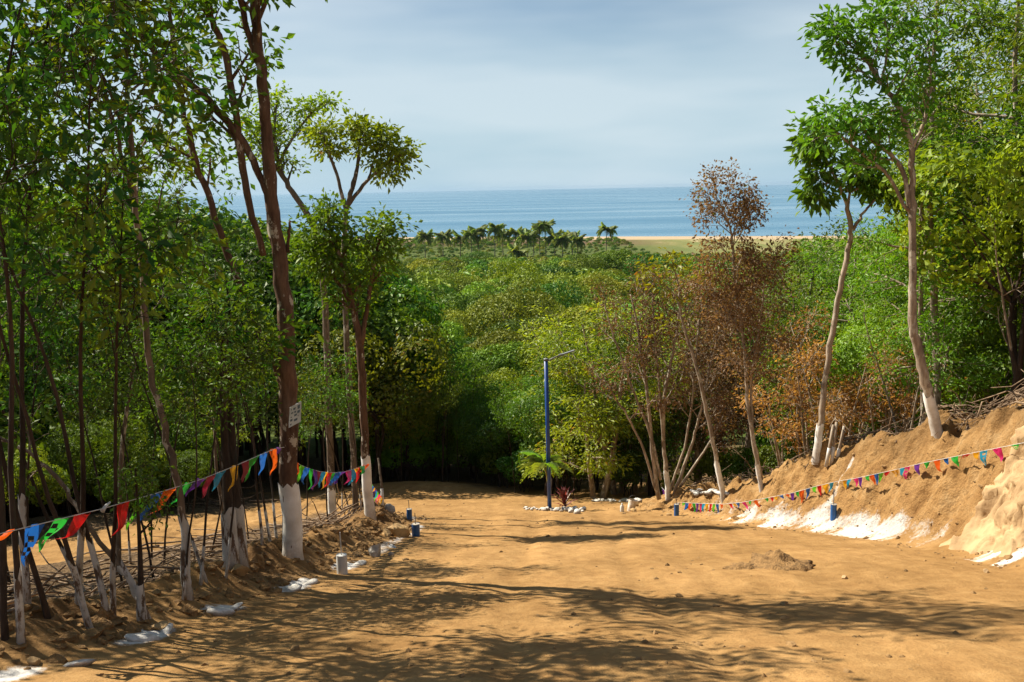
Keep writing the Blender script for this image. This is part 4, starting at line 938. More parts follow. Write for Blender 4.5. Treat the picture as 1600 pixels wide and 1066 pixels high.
# right woodland on the bank top
def reg_right(r):
    y = r.uniform(15, 52); x = r.uniform(8, 34); c = colpx(x, y)
    if c < 1230 or c > 1900 or x < float(xR(y)) + 3.2: return None
    if c < 1400 and y < 27: return None
    return (x, y)
def zone_r(px, y):
    c = ['left of the slim curved tree', 'left of the pale forked tree', 'behind the pale forked tree', 'right of the pale forked tree', 'at the right edge'][sum(px > q for q in (1290, 1410, 1480, 1560))]
    return ['near the bank top ', 'mid right woodland ', 'deep right woodland '][(y > 24) + (y > 36)] + c
top_r = lambda px: float(np.interp(px, [1200, 1260, 1330, 1400, 1460, 1500, 1560, 1700, 1900], [360, 330, 320, 280, 120, 20, -60, -160, -200]))
for i, (x, y) in enumerate(scatter(40, reg_right, 2.2, 31, TAKEN)):
    z = gz(x, y); px = colpx(x, y); H = min(max(at(px, top_r(px) + rnd.uniform(0, 90), y).z - z, 3.6), 11.5)
    if rnd.random() < 0.7: plant_tree('feathery_tree', FEATH[i % 3], (x, y, z), 'feathery green tree ' + zone_r(px, y), 'feathery trees in the right woodland', rnd.uniform(0, 6.28), H / 8.8)
    else: plant_tree('woodland_tree', BROAD[(0, 3, 2)[i % 3]], (x, y, z), 'broad-leaved tree ' + zone_r(px, y), 'broad-leaved trees in the right woodland', rnd.uniform(0, 6.28), H / 8.3)
for (x, y, k, H, lb) in ((10.9, 18.6, 0, 10.3, 'tall feathery tree nearest the right edge of the bank top'), (11.6, 21.2, 1, 11.0, 'tall feathery tree second from the right edge of the bank'), (13.8, 22.4, 2, 11.2, 'tall feathery tree at the upper right corner'), (12.6, 25.5, 0, 11.4, 'tall feathery tree behind the others at the upper right')):
    plant_tree('feathery_tree', FEATH[k], (x, y, gz(x, y)), lb, None, rnd.uniform(0, 6.28), H / 8.8)
for i, (x, y) in enumerate(scatter(34, reg_right, 2.2, 34, [])):
    z = gz(x, y); px = colpx(x, y); H = min(max((at(px, top_r(px) + rnd.uniform(60, 200), y).z - z) * 0.8, 3.0), 7.5)
    plant_tree('bushy_tree', EDGE[(0, 1, 2)[i % 3]], (x, y, z), 'dense bushy tree ' + zone_r(px, y), 'dense bushy trees of the right woodland', rnd.uniform(0, 6.28), H / 5.2)
for i, (x, y) in enumerate(scatter(26, reg_right, 1.3, 32, [])):
    plant_tree('bare_tree', BARE[i % 3], (x, y, gz(x, y)), 'bare pale-stemmed thin tree ' + zone_r(colpx(x, y), y), 'bare pale stems in the right woodland', rnd.uniform(0, 6.28), rnd.uniform(0.6, 1.0))
for i, (x, y) in enumerate(scatter(26, reg_right, 1.5, 33, [])):
    plant_tree('shrub', SHRUB[i % 3], (x, y, gz(x, y)), 'leafy shrub ' + zone_r(colpx(x, y), y), 'shrubs under the right woodland', rnd.uniform(0, 6.28), rnd.uniform(0.6, 1.3), 'shrub')

# valley canopy: the nearest 290 trees as individuals, the wood beyond as one mass
def reg_valley(r):
    y = 47 + (150 - 47) * r.random() ** 0.85; x = r.uniform(-0.30 * y, 0.42 * y)
    return (x, y)
spots = scatter(290, reg_valley, 4.3, 41, TAKEN)
VL = ['mid green rounded tree in the valley canopy', 'dark green rounded tree in the valley canopy', 'olive green rounded tree in the valley canopy', 'mid green rounded tree in the valley canopy', 'dark green rounded tree in the valley canopy', 'bright green rounded tree in the valley canopy']
for i, (x, y) in enumerate(spots):
    k = (0, 1, 2, 3, 4, 5, 0, 3, 2)[rnd.randrange(9)]
    o = mesh_obj('valley_tree', VALLEY[k], None, (x, y, gz(x, y))); s = float(np.interp(y, [47, 55, 100, 150], [1.0, 1.15, 1.6, 1.85])) * rnd.choice((0.55, 0.7, 0.85, 0.95, 1.05))
    o.rotation_euler = (0, 0, rnd.uniform(0, 6.28)); o.scale = (s, s, s * rnd.uniform(0.9, 1.15))
    side = ['left of the lamp post column', 'above the lamp post', 'right of the lamp post column'][(colpx(x, y) > 780) + (colpx(x, y) > 930)]
    tag(o, VL[k] + ', ' + ['near part', 'middle part', 'far part'][(y > 75) + (y > 110)] + ' ' + side, 'tree', VL[k].replace('rounded tree in', 'trees of'))
# two big domed trees that stand out of the canopy
for (px, top, Y, s, k, lb) in ((950, 384, 230, 2.6, 3, 'large domed bright tree rising from the valley canopy'), (1010, 392, 215, 1.8, 1, 'domed tree right beside the large domed valley tree'), (745, 392, 330, 2.0, 4, 'wide dark tree in front of the palms'), (915, 400, 225, 1.7, 0, 'domed tree left beside the large domed valley tree')):
    p = at(px, top, Y); z = gz(p.x, Y); hh = p.z - z; o = mesh_obj('domed_tree', VALLEY[k], None, (p.x, Y, z)); o.scale = (s, s, hh / 5.2)
    tag(o, lb, 'tree')

def far_forest():
    r = np.random.default_rng(5); pts = []
    y = 140.0
    while y < 625:
        x0, x1 = -0.34 * y - 10, 0.42 * y + 10; x = x0 + r.uniform(0, 4)
        while x < x1:
            yj = y + r.uniform(-2, 2); yy = yj + 0.325 * x * np.clip((yj - 300) / 300, 0, 1)
            lim = 418 if x < 45 else 418 - min(45, (x - 45) * 0.9)
            if yy < lim + 12 * r.standard_normal() * 0.4 or (yy < 592 and (x < -48 or r.random() < 0.8) and x < 62): pts.append((x, yj, 0))
            x += r.uniform(3.8, 6.4)
        y += 4.3
    P = np.array(pts); P[:, 2] = ground_z(P[:, 0], P[:, 1])
    me = bpy.data.meshes.new('far_forest'); me.vertices.add(len(P)); me.vertices.foreach_set('co', P.astype(np.float32).ravel())
    sc = me.attributes.new('size', 'FLOAT', 'POINT')
    s = np.interp(P[:, 1], [140, 280, 340, 380, 420, 460, 500, 590], [1.05, 0.95, 0.70, 0.45, 0.22, 0.2, 0.32, 0.36]) * r.choice([0.7, 0.9, 1.1, 1.3, 1.75], len(P)); sc.data.foreach_set('value', s.astype(np.float32))
    o = mesh_obj('far_forest', me); tag(o, 'far green wood filling the valley down to the palms', 'forest', kind='stuff')
    c = bpy.data.collections.new('far_trees')
    for i, m in enumerate(FAR): c.objects.link(bpy.data.objects.new('far_tree', m))
    ng = bpy.data.node_groups.new('forest_scatter', 'GeometryNodeTree')
    ng.interface.new_socket('Geometry', in_out='INPUT', socket_type='NodeSocketGeometry'); ng.interface.new_socket('Geometry', in_out='OUTPUT', socket_type='NodeSocketGeometry')
    gi, go = ng.nodes.new('NodeGroupInput'), ng.nodes.new('NodeGroupOutput')
    ip = ng.nodes.new('GeometryNodeInstanceOnPoints'); ci = ng.nodes.new('GeometryNodeCollectionInfo'); ci.inputs[0].default_value = c
    ci.inputs['Separate Children'].default_value = True; ci.inputs['Reset Children'].default_value = True
    ip.inputs['Pick Instance'].default_value = True
    rv = ng.nodes.new('FunctionNodeRandomValue'); rv.data_type = 'FLOAT_VECTOR'; rv.inputs[1].default_value = (0, 0, 6.28)
    na = ng.nodes.new('GeometryNodeInputNamedAttribute'); na.data_type = 'FLOAT'; na.inputs[0].default_value = 'size'
    L = ng.links.new
    L(gi.outputs[0], ip.inputs['Points']); L(ci.outputs[0], ip.inputs['Instance']); L(rv.outputs[0], ip.inputs['Rotation']); L(na.outputs[0], ip.inputs['Scale'])
    L(ip.outputs[0], go.inputs[0])
    md = o.modifiers.new('scatter', 'NODES'); md.node_group = ng
    return len(P)
far_forest()
# ------------------------------------------------------------------ palms by the beach
def frond_mesh(name, L, nl, droop, leaf_len, m, seed, wid=0.09):
    g = np.random.default_rng(seed); V, Q = [], []
    n = 10; u = np.linspace(0, 1, n)
    X = L * (u - 0.12 * u ** 3); Z = L * (0.18 * u - droop * u ** 2.2); P = np.stack([X, 0 * u, Z], 1)
    w = MB()
    w.tube(P, 0.022 * L / 3 * (1.2 - u), 3, False)
    for i in range(nl):
        t = 0.12 + 0.88 * i / (nl - 1); p = np.array([np.interp(t, u, P[:, k]) for k in range(3)])
        ll = leaf_len * (math.sin(math.pi * (0.18 + 0.78 * t)) ** 0.7) * g.uniform(0.8, 1.15)
        for s in (-1, 1):
            d = np.array([0.55, s * 0.85, -0.35 - 0.3 * t + g.normal(0, .12)]); d /= np.linalg.norm(d)
            mid = p + d * ll * 0.55; tip = p + d * ll + np.array([0, 0, -0.38 * ll]); q = np.array([wid * ll * 0.9, 0, 0.02])
            w.add([p - q * .6, p + q * .6, mid + q, mid - q, tip], [[0, 1, 2, 3]], [[3, 2, 4]])
    me = w.mesh(name, m); a = me.attributes.new('tint', 'FLOAT', 'FACE')
    a.data.foreach_set('value', np.clip(np.full(len(me.polygons), g.uniform(0.2, 0.7)) + g.normal(0, .12, len(me.polygons)), 0, 1).astype(np.float32))
    return me
FROND = [frond_mesh('frond', 4.5, 13, d, 1.2, 'leaf_palm', 600 + i, 0.36) for i, d in enumerate((0.10, 0.35, 0.65, 0.95))]
PALMS = [(664, 373), (692, 372), (720, 375), (736, 370), (747, 364), (774, 361), (785, 371), (805, 367), (823, 373), (833, 371), (842, 359), (851, 355), (867, 373), (879, 376), (893, 375), (902, 379), (808, 397), (948, 361)]
PLAB = ['leftmost palm of the beach row', 'second palm from the left in the beach row', 'palm in the left part of the beach row beside the sand gap', 'shorter palm close left of a taller one', 'tall palm left of the middle of the beach row', 'tall isolated-crowned palm near the middle of the beach row',
        'small palm right of the tall middle palm', 'broad-crowned palm near the middle of the beach row', 'palm filling the gap left of the tallest palms', 'palm touching the tallest palms from the left', 'second tallest palm of the beach row', 'tallest palm of the beach row',
        'palm just right of the tallest palms', 'low palm in the right part of the beach row', 'palm with hanging pale fronds near the right end of the row', 'rightmost palm of the beach row', 'low near palm in front of the beach row', 'lone palm standing apart on the right before the sea']
for i, ((px, py), lb) in enumerate(zip(PALMS, PLAB)):
    Y = 435 + rnd.uniform(-15, 15) if i != 16 else 385; top = at(px, py, Y); z = gz(top.x, Y); h = top.z - z + 1.2
    root = empty('palm_tree', (top.x, Y, z), lb, 'palm', 'palms along the beach')
    ln = rnd.uniform(-0.5, 0.5); w = MB()
    w.tube([(-ln, 0, -0.3), (-ln * .8, 0, h * .3), (-ln * .35, 0, h * .7), (0, 0, h)], [0.24, 0.19, 0.16, 0.15], 7, False); w.build('trunk', 'palm_bark', root, smooth=True)
    for k in range(24):
        f = mesh_obj('frond', FROND[(0, 1, 1, 2, 2, 3)[k % 6]], root, (0, 0, h)); f.rotation_euler = (0, rnd.uniform(-0.75, 0.05) if k % 6 < 3 else rnd.uniform(-0.1, 0.5), k * 2.4 + rnd.uniform(-.3, .3)); q = rnd.uniform(1.0, 1.3); f.scale = (q, q, q)

# ------------------------------------------------------------------ lamp posts
def lamp_post(px_top, px_base, Y, r, label, arm=True):
    if Y is None: b = hit(*px_base); Y = b.y
    else: p = at(*px_base, Y); b = Vector((p.x, p.y, gz(p.x, p.y)))
    t = at(*px_top, Y) - b
    root = empty('lamp_post', b, label, 'lamp post')
    w = MB(); w.tube([(0, 0, -0.3), tuple(t * 0.5), tuple(t)], [r, r * .95, r * .9], 14, True); po = w.build('pole', 'blue_paint', root, smooth=True)
    c = MB(); c.tube([tuple(t - Vector((0, 0, .02))), tuple(t + Vector((0, 0, .03)))], [r * 1.12, r * 1.05], 14, True); c.build('cap', 'lamp_grey', po, smooth=True)
    f = MB(); f.box((0, 0, 0.02), (r * 4.2, r * 4.2, 0.025)); f.build('base_plate', 'steel', root)
    if arm:
        d = Vector((0.72, -0.10, 0.24)); a = MB(); a.tube([tuple(t + Vector((0, 0, -.05))), tuple(t + d * 0.5)], [0.018, 0.018], 8, True); ar = a.build('arm', 'lamp_grey', root, smooth=True)
        M = d.to_track_quat('X', 'Z').to_matrix(); h = MB(); h.box(tuple(t + d * 0.78), (0.46, 0.17, 0.03), M); h.box(tuple(t + d * 0.55), (0.10, 0.09, 0.05), M)
        lh = h.build('lamp_head', 'lamp_grey', root)
    return root
lamp_post((853, 562), (859, 797), None, 0.060, 'tall blue lamp post with short arm standing in the ring of white stones')
lamp_post((997, 672), (1000, 775), 40.0, 0.06, 'dark blue lamp post in the shade behind the many-stemmed dry tree')
lamp_post((1131, 690), (1130, 762), 44.0, 0.06, 'far blue lamp post behind the leaning dry tree', False)

# ------------------------------------------------------------------ planted ring at the lamp post
b = hit(857, 797); root = empty('young_palm', b, 'young coconut palm beside the blue lamp post', 'palm')
t = at(850, 728, b.y) - b; w = MB(); w.tube([(0, 0, -0.1), (0.01, 0, t.z * .5), (-0.02, 0, t.z * .8), tuple(t)], [0.040, 0.032, 0.035, 0.03], 8, True); w.build('trunk', simple('palm_stem', (0.20, 0.20, 0.04), 0.6, 0.2, 9, c2=(0.14, 0.07, 0.03)).name, root, smooth=True)
YF = [frond_mesh('frond', 0.55, 14, d, 0.26, 'leaf_young_palm', 640 + i, 0.16) for i, d in enumerate((1.0, 1.3, 1.6))]
for k, (az, el) in enumerate(((180, -1.0), (165, -0.7), (200, -0.5), (20, -1.1), (-10, -0.7), (250, -0.9), (100, -1.0), (300, -0.7), (60, -0.8), (175, -1.3))):
    f = mesh_obj('frond', YF[k % 3], root, t); f.rotation_euler = (0, el, R(az)); s = rnd.uniform(0.85, 1.1); f.scale = (s, s, s)
b = hit(883, 797); root = empty('red_leaved_plant', b, 'dark red spiky-leaved plant among the white stones', 'plant')
blade = MB(); blade.add([(0, -.018, 0), (0, .018, 0), (.16, .030, .03), (.16, -.030, .03), (.34, .022, .02), (.34, -.022, .02), (.46, 0, -.04)], [[0, 1, 2, 3], [3, 2, 4, 5]], [[5, 4, 6]])
bme = blade.mesh('leaf', 'leaf_red'); a = bme.attributes.new('tint', 'FLOAT', 'FACE'); a.data.foreach_set('value', np.array([.2, .5, .7], np.float32))
w = MB(); w.tube([(0, 0, -.05), (0, 0, .3)], [.025, .015], 6, True); w.build('stem', 'dead_wood', root)
for k in range(34):
    u = k / 33; f = mesh_obj('leaf', bme, root, (0, 0, 0.05 + 0.26 * u)); f.rotation_euler = (0, -(0.15 + 1.15 * u) + rnd.uniform(-.15, .15), k * 2.4); s = 0.75 + 0.35 * math.sin(u * 3) ; f.scale = (s, s, s)
STONE = []
for i in range(5):
    V, T = rock_verts(ICO2, 700 + i, (1, .8, .7), 0.25); STONE.append(np_mesh('white_stone', V, None, 'white_stone', True, None, T))
r9 = random.Random(9)
for i in range(34):
    u = (i + .5) / 34; px = 820 + 94 * u + r9.uniform(-1.5, 1.5); py = 797 + 5.5 * u * r9.uniform(0.2, 1.0) + (r9.uniform(-2, 1.5))
    p = hit(px, py); s = r9.uniform(0.055, 0.10) * (1.35 if u > 0.6 and r9.random() < .5 else 1)
    o = mesh_obj('white_stone', STONE[i % 5], None, p + Vector((0, 0, s * .4))); o.scale = (s, s, s); o.rotation_euler = (r9.uniform(-.3, .3), r9.uniform(-.3, .3), r9.uniform(0, 6.28))
    tag(o, 'white painted stone in the ring round the lamp post', 'stone', 'white stones round the lamp post')
for i in range(34):
    if i < 11: px, py = 930 + i * 3 + r9.uniform(-1, 1), 783 + r9.uniform(-1, 1)
    elif i < 21: px, py = 970 + (i - 11) * 3.4, 784 + r9.uniform(-1, 1)
    else: px, py = 1084 + (i - 21) * 4.4, 772 + r9.uniform(-2, 3)
    p = hit(px, py); s = r9.uniform(0.07, 0.13); o = mesh_obj('white_stone', STONE[i % 5], None, p + Vector((0, 0, s * .25))); o.scale = (s * 1.3, s, s * .8); o.rotation_euler = (0, 0, r9.uniform(0, 6.28))
    tag(o, 'white painted stone in the shaded row behind the dirt turning' if i < 21 else 'white painted stone behind the many-stemmed dry tree', 'stone', 'white stones edging the far turning' if i < 21 else 'white stones behind the dry tree')

for i, (px, py, s, lb) in enumerate(((125, 1040, .09, 'limed stone at the lower left road edge'), (222, 1001, .11, 'limed stone below the leaning stem'), (262, 988, .08, 'small limed stone right of the leaning stem foot'), (340, 961, .12, 'flat limed stone on the left road edge below the thick dark trunks'), (368, 953, .08, 'smaller limed stone beside the flat one on the left road edge'), (455, 924, .10, 'limed stone on the left road edge below the sign tree'), (485, 912, .09, 'limed stone on the left road edge left of the white pipe'), (562, 883, .08, 'limed stone just right of the white pipe'), (612, 856, .07, 'small limed stone midway to the blue pipes'))):
    p = hit(px, py); o = mesh_obj('limed_stone', STONE[i % 5], None, p + Vector((0, 0, s * .2))); o.scale = (s * 1.5, s * 1.1, s * .7); o.rotation_euler = (r9.uniform(-.2, .2), r9.uniform(-.2, .2), r9.uniform(0, 6.28)); tag(o, lb, 'stone', 'limed stones along the left road edge')
# ------------------------------------------------------------------ pipe markers
def marker(px, r, h, rod, m, label, name='pipe_marker', rod_m='rebar'):
    b = hit(*px); root = empty(name, b, label, 'marker', 'pipe markers along the road')
    w = MB(); w.tube([(0, 0, -.15), (0, 0, h * .5), (0, 0, h)], [r, r, r], 22, False); p = w.build('pipe', m, root, smooth=True)
    c = MB(); c.tube([(0, 0, h - .012), (0, 0, h - .006)], [r * .98, r * .98], 22, True); c.build('fill', 'concrete' if m != 'white_plastic' else 'white_plastic', p)
    q = MB(); q.tube([(0, 0, 0), (-.004, 0, h + rod * .5), (-.008, 0, h + rod)], [.009] * 3, 6, True); q.build('rod', rod_m, root)
    return root
marker((535, 897), 0.075, 0.28, 0.32, 'white_plastic', 'white pipe marker with a pale rod on the left road edge', rod_m='cord')
marker((650, 838), 0.080, 0.26, 0.22, 'blue_plastic', 'nearer of the two blue pipe markers on the left road edge')
marker((640, 814), 0.066, 0.30, 0.22, 'blue_plastic', 'farther of the two blue pipe markers on the left road edge')
marker((1302, 812), 0.058, 0.24, 0.30, 'blue_plastic', 'blue pipe marker on the limed foot of the right bank')
marker((1057, 806), 0.062, 0.30, 0.05, 'blue_plastic', 'blue pipe marker under the right bunting')

# ------------------------------------------------------------------ sign on the forked tree
Ys = T1.location.y - 0.27
cs = [at(453, 637, Ys), at(471, 627, Ys + .05), at(470, 659, Ys + .05), at(451, 669, Ys)]
cen = sum(cs, Vector()) / 4; nrm = (cs[1] - cs[0]).cross(cs[3] - cs[0]).normalized()
if nrm.y > 0: nrm = -nrm
root = empty('sign', cen, 'small pale sign with faded lettering nailed to the forked tree', 'sign')
V = [tuple(c - cen) for c in cs] + [tuple(c - cen - nrm * 0.006) for c in cs]
mesh_obj('board', np_mesh('board', V, [[0, 1, 2, 3], [7, 6, 5, 4], [0, 4, 5, 1], [1, 5, 6, 2], [2, 6, 7, 3], [3, 7, 4, 0]], 'sign_white'), root)
def onsign(u, v): return (cs[0] * (1 - u) + cs[1] * u) * (1 - v) + (cs[3] * (1 - u) + cs[2] * u) * v - cen + nrm * 0.002
V, Q = [], []
for (u0, u1, v0, v1) in ((.10, .18, .10, .20), (.30, .52, .12, .24), (.66, .90, .10, .30), (.12, .34, .30, .37), (.40, .58, .31, .41), (.66, .90, .36, .50), (.10, .24, .50, .56), (.40, .66, .47, .58), (.08, .30, .62, .74), (.70, .80, .60, .66), (.40, .72, .70, .82), (.10, .24, .84, .93)):
    k = len(V); V += [tuple(onsign(a, c)) for a, c in ((u0, v0), (u1, v0 + .01), (u1 - .03, v1), (u0 + .02, v1 - .01))]; Q.append([k, k + 1, k + 2, k + 3])
lt = mesh_obj('lettering', np_mesh('lettering', V, Q, 'sign_ink'), root); lt['kind'] = 'stuff'

# ------------------------------------------------------------------ bunting
def pennant(A, B, T, colr, root, seed, holes=False, curl=0.06):
    g = random.Random(seed); n, c = 9, 4
    A, B, T = Vector(A), Vector(B), Vector(T); M = (A + B) / 2; ax = (T - M); side = (B - A)
    nr = side.cross(ax).normalized(); bend = g.uniform(-1, 1) * curl * ax.length * 2 ; V = []
    down = Vector((0, 0, -1)) * ax.length * 0.10
    for i in range(n + 1):
        v = i / n; cp = M + ax * v + down * math.sin(v * 3.14) + nr * (bend * math.sin(v * 3.14) + 0.03 * ax.length * math.sin(v * 9 + seed))
        wv = (1 - v) ** 0.9
        for j in range(c + 1):
            u = j / c - 0.5; V.append(tuple(cp + side * u * wv + nr * 0.10 * side.length * wv * math.sin(u * 7 + v * 4 + seed)))
    Q = []
    for i in range(n):
        for j in range(c):
            if holes and 1 <= i < 7 and j in (1, 2) and (i + j) % 2 == 0: continue
            k = i * (c + 1) + j; Q.append([k, k + 1, k + c + 2, k + c + 1])
    mesh_obj('pennant', np_mesh('pennant', [tuple(Vector(p) - root.location) for p in V], Q, 'pennant_' + colr, True), root)
def bunting(label, string, pens, name='bunting'):
    root = empty(name, string[0], label, 'bunting', 'strings of pennants')
    w = MB(); w.tube([tuple(p - root.location) for p in string], [0.0045] * len(string), 5, True); w.build('string', 'cord', root)
    for i, (A, B, T, c, h) in enumerate(pens): pennant(A, B, T, c, root, i * 1.7 + len(pens), h)
    return root
YT1 = T1.location.y; YT3 = T3.location.y
def YL(px): return 1 / float(np.interp(px, [-40, 440], [1 / 6.9, 1 / (YT1 - 0.28)]))
def Lp(x, y): return at(x, y, YL(x))
LS = [(-40, 846), (0, 834), (25, 828), (60, 819.5), (115, 806), (160, 795), (205, 782), (230, 775), (260, 766), (290, 757), (320, 747), (350, 735), (370, 727), (395, 716), (430, 701), (444, 699)]
LP = [((-8, 838), (24, 828), (-22, 844), 'orange', 0), ((39, 825), (68, 818), (38, 886), 'blue', 1), ((82, 815), (111, 807), (59, 863), 'green', 1), ((118, 805), (145, 799), (86, 843), 'red', 0), ((184, 788), (202, 783), (172, 842), 'red', 0),
      ((211, 781), (230, 775), (196, 830), 'lime', 1), ((235, 774), (255, 768), (211, 818), 'blue', 0), ((259, 766), (279, 760), (233, 805), 'orange', 0), ((280, 760), (298, 754), (265, 792), 'green', 0), ((304, 752), (321, 747), (289, 776), 'purple', 0),
      ((323, 746), (338, 740), (314, 780), 'maroon', 0), ((341, 739), (356, 733), (332, 770), 'cyan', 0), ((359, 731), (371, 727), (356, 769), 'yellow', 0), ((376, 725), (389, 719), (376, 755), 'maroon', 0), ((391, 718), (406, 711), (382, 754), 'green', 0),
      ((408, 710), (419, 706), (405, 744), 'blue', 0), ((420, 705), (431, 701), (421, 743), 'orange', 0), ((432, 700), (440, 699), (430, 722), 'purple', 0)]
bl = bunting('bunting of long coloured pennants strung to the sign tree from the left', [Lp(*p) for p in LS], [(Lp(*a), Lp(*b), at(t[0], t[1], YL(t[0] + 12)), c, h) for a, b, t, c, h in LP])
w = MB(); p0, p1 = Lp(160, 799) - bl.location, Lp(172, 785) - bl.location; w.tube([tuple(p0), tuple((p0 + p1) / 2 + Vector((0, 0, .012))), tuple(p1)], [.022, .014, .009], 6, True); w.build('knotted_tag', 'pennant_white', bl, smooth=True)
def Y2(px): return 1 / float(np.interp(px, [462, 578], [1 / (YT1 + 0.1), 1 / (YT3 - 0.2)]))
def Mp(x, y): return at(x, y, Y2(x))
MS = [(462, 722), (470, 727), (485, 733), (500, 737), (520, 739), (540, 737), (555, 732.5), (568, 728), (576, 724)]
def sy(x): return float(np.interp(x, [p[0] for p in MS], [p[1] for p in MS]))
MP = [(463, 467, (463, 744), 'orange'), (469, 475, (466, 760), 'lime'), (476, 483, (474, 758), 'blue'), (483, 488, (481, 766), 'green'), (489, 495, (486, 765), 'purple'), (495, 501, (488, 767), 'maroon'), (501, 507, (496, 763), 'cyan'), (506, 511, (502, 766), 'yellow'),
      (512, 518, (505, 764), 'red'), (518, 524, (508, 756), 'green'), (524, 531, (512, 758), 'blue'), (532, 539, (524, 757), 'purple'), (541, 547, (537, 758), 'pink'), (547, 553, (540, 759), 'cyan'), (553, 559, (548, 754), 'yellow'), (558, 563, (557, 756), 'red'), (563, 568, (560, 743), 'green'), (569, 575, (566, 738), 'orange')]
bunting('bunting strung between the sign tree and the round-topped tree', [Mp(*p) for p in MS], [(Mp(a, sy(a)), Mp(b, sy(b)), Mp(*t), c, 0) for a, b, t, c in MP])
# stake and the short string of small pennants that runs down to it
b = hit(598, 793); root = empty('stake', b, 'thin wooden stake with white foot beside the round-topped tree', 'stake')
tp = at(591, 716, b.y) - b; w = MB(); w.tube([(0, 0, -.2), tuple(tp * .4 + Vector((.02, 0, 0))), tuple(tp)], [.035, .03, .022], 7, True); pz = w.build('pole', 'bark_grey', root, smooth=True)
w = MB(); w.tube([(0, 0, -.1), tuple(tp * .2 + Vector((.01, 0, 0))), tuple(tp * .38 + Vector((.019, 0, 0)))], [.042, .037, .035], 8, True); w.build('painted_base', 'whitewash', pz, smooth=True)
def Y3(px): return float(np.interp(px, [578, 600], [YT3 - 0.15, b.y - 0.1]))
S3 = [at(579, 754, Y3(579)), at(588, 766, Y3(588)), at(598, 779, Y3(598))]
C3l = ['red', 'green', 'blue', 'yellow', 'purple', 'cyan', 'lime', 'pink', 'orange', 'yellow']
P3 = []
for i, c in enumerate(C3l):
    u0, u1 = i / 10, (i + .8) / 10; f = lambda u: S3[0].lerp(S3[1], u * 2) if u < .5 else S3[1].lerp(S3[2], u * 2 - 1)
    A, B = f(u0), f(u1); P3.append((A, B, (A + B) / 2 + Vector((-0.10, 0.0, -0.20)), c, 0))
bunting('short string of small pennants running down to the white-footed stake', S3, P3)
# right: along the cut bank
RS = [(1034, 762), (1047, 775), (1056, 785), (1075, 786), (1100, 787), (1130, 788), (1160, 785), (1200, 778), (1240, 770), (1275, 760), (1310, 752), (1340, 747), (1400, 734), (1440, 724), (1500, 712), (1545, 703), (1600, 692), (1660, 682)]
_ry = []
for x, y in RS:
    h = hit(x, y); _ry.append(min(h.y - 0.40, 27.6))
_ry[0] = 28.7; _ry[1] = 28.0
_ry = np.minimum.accumulate(np.array(_ry)); _ry = np.convolve(np.pad(_ry, 1, mode='edge'), [.25, .5, .25], 'valid')
def YR(px): return float(np.interp(px, [p[0] for p in RS], _ry))
def ry(px): return float(np.interp(px, [p[0] for p in RS], [p[1] for p in RS]))
def Rp(x, y): return at(x, y, YR(x))
RC = ['yellow', 'red', 'lime', 'blue', 'orange', 'green', 'purple', 'pink', 'cyan', 'yellow', 'red', 'lime', 'blue']
RPN = [(1037, 4, 1, 14, 'purple'), (1041, 4, -2, 12, 'yellow'), (1045, 4, -4, 12, 'green'), (1049, 4, -3, 12, 'maroon'), (1053, 4, -2, 12, 'pink')]
RPN += [(1058 + i * 5.25, 4.6, rnd.uniform(-1, 1), 16, c) for i, c in enumerate(RC)]
RPN += [(1127, 5, 2, 8, 'orange'), (1140, 6, 6, 8, 'red'), (1147, 5, 3, 6, 'yellow'), (1153, 5, 1, 8, 'blue'), (1161, 6, 10, 12, 'pink'), (1172, 5, 1, 6, 'green'), (1180, 6, 8, 15, 'orange'), (1197, 6, 2, 6, 'green'), (1205, 6, 3, 7, 'red'), (1213, 6, 2, 7, 'yellow'), (1221, 6, 3, 6, 'blue'), (1229, 6, 5, 5, 'orange'),
        (1237, 7, 4, 14, 'purple'), (1246, 6, 1, 9, 'green'), (1253, 8, -1, 21, 'orange'), (1262, 7, -2, 17, 'blue'), (1272, 8, 4, 10, 'lime'), (1280, 7, 2, 17, 'red'), (1290, 9, 3, 16, 'yellow'), (1299, 7, -4, 15, 'cyan'), (1320, 8, 0, 14, 'yellow'), (1328, 6, -3, 14, 'cyan'), (1337, 7, 2, 14, 'pink'), (1344, 7, 3, 17, 'purple'),
        (1355, 7, 4, 9, 'green'), (1362, 8, 6, 16, 'orange'), (1369, 7, 3, 18, 'blue'), (1376, 8, -3, 16, 'lime'), (1387, 9, -4, 8, 'red'), (1398, 11, 2, 11, 'yellow'), (1409, 9, 2, 13, 'cyan'), (1418, 10, -3, 21, 'pink'), (1434, 9, 3, 18, 'purple'), (1448, 9, 0, 10, 'green'), (1463, 11, 10, 19, 'orange'), (1478, 9, 3, 10, 'blue'), (1492, 11, 7, 16, 'green'),
        (1509, 12, -8, 7, 'red'), (1524, 12, 5, 11, 'yellow'), (1538, 13, 2, 24, 'cyan'), (1558, 13, 7, 22, 'pink'), (1585, 13, 6, 8, 'green'), (1606, 13, 4, 14, 'purple')]
bunting('bunting of small pennants strung along the cut bank on the right', [Rp(*p) for p in RS], [(Rp(x - w_ / 2, ry(x - w_ / 2)), Rp(x + w_ / 2, ry(x + w_ / 2)), Rp(x + dx, ry(x) + dy), c, w_ > 9 and i % 2) for i, (x, w_, dx, dy, c) in enumerate(RPN)])

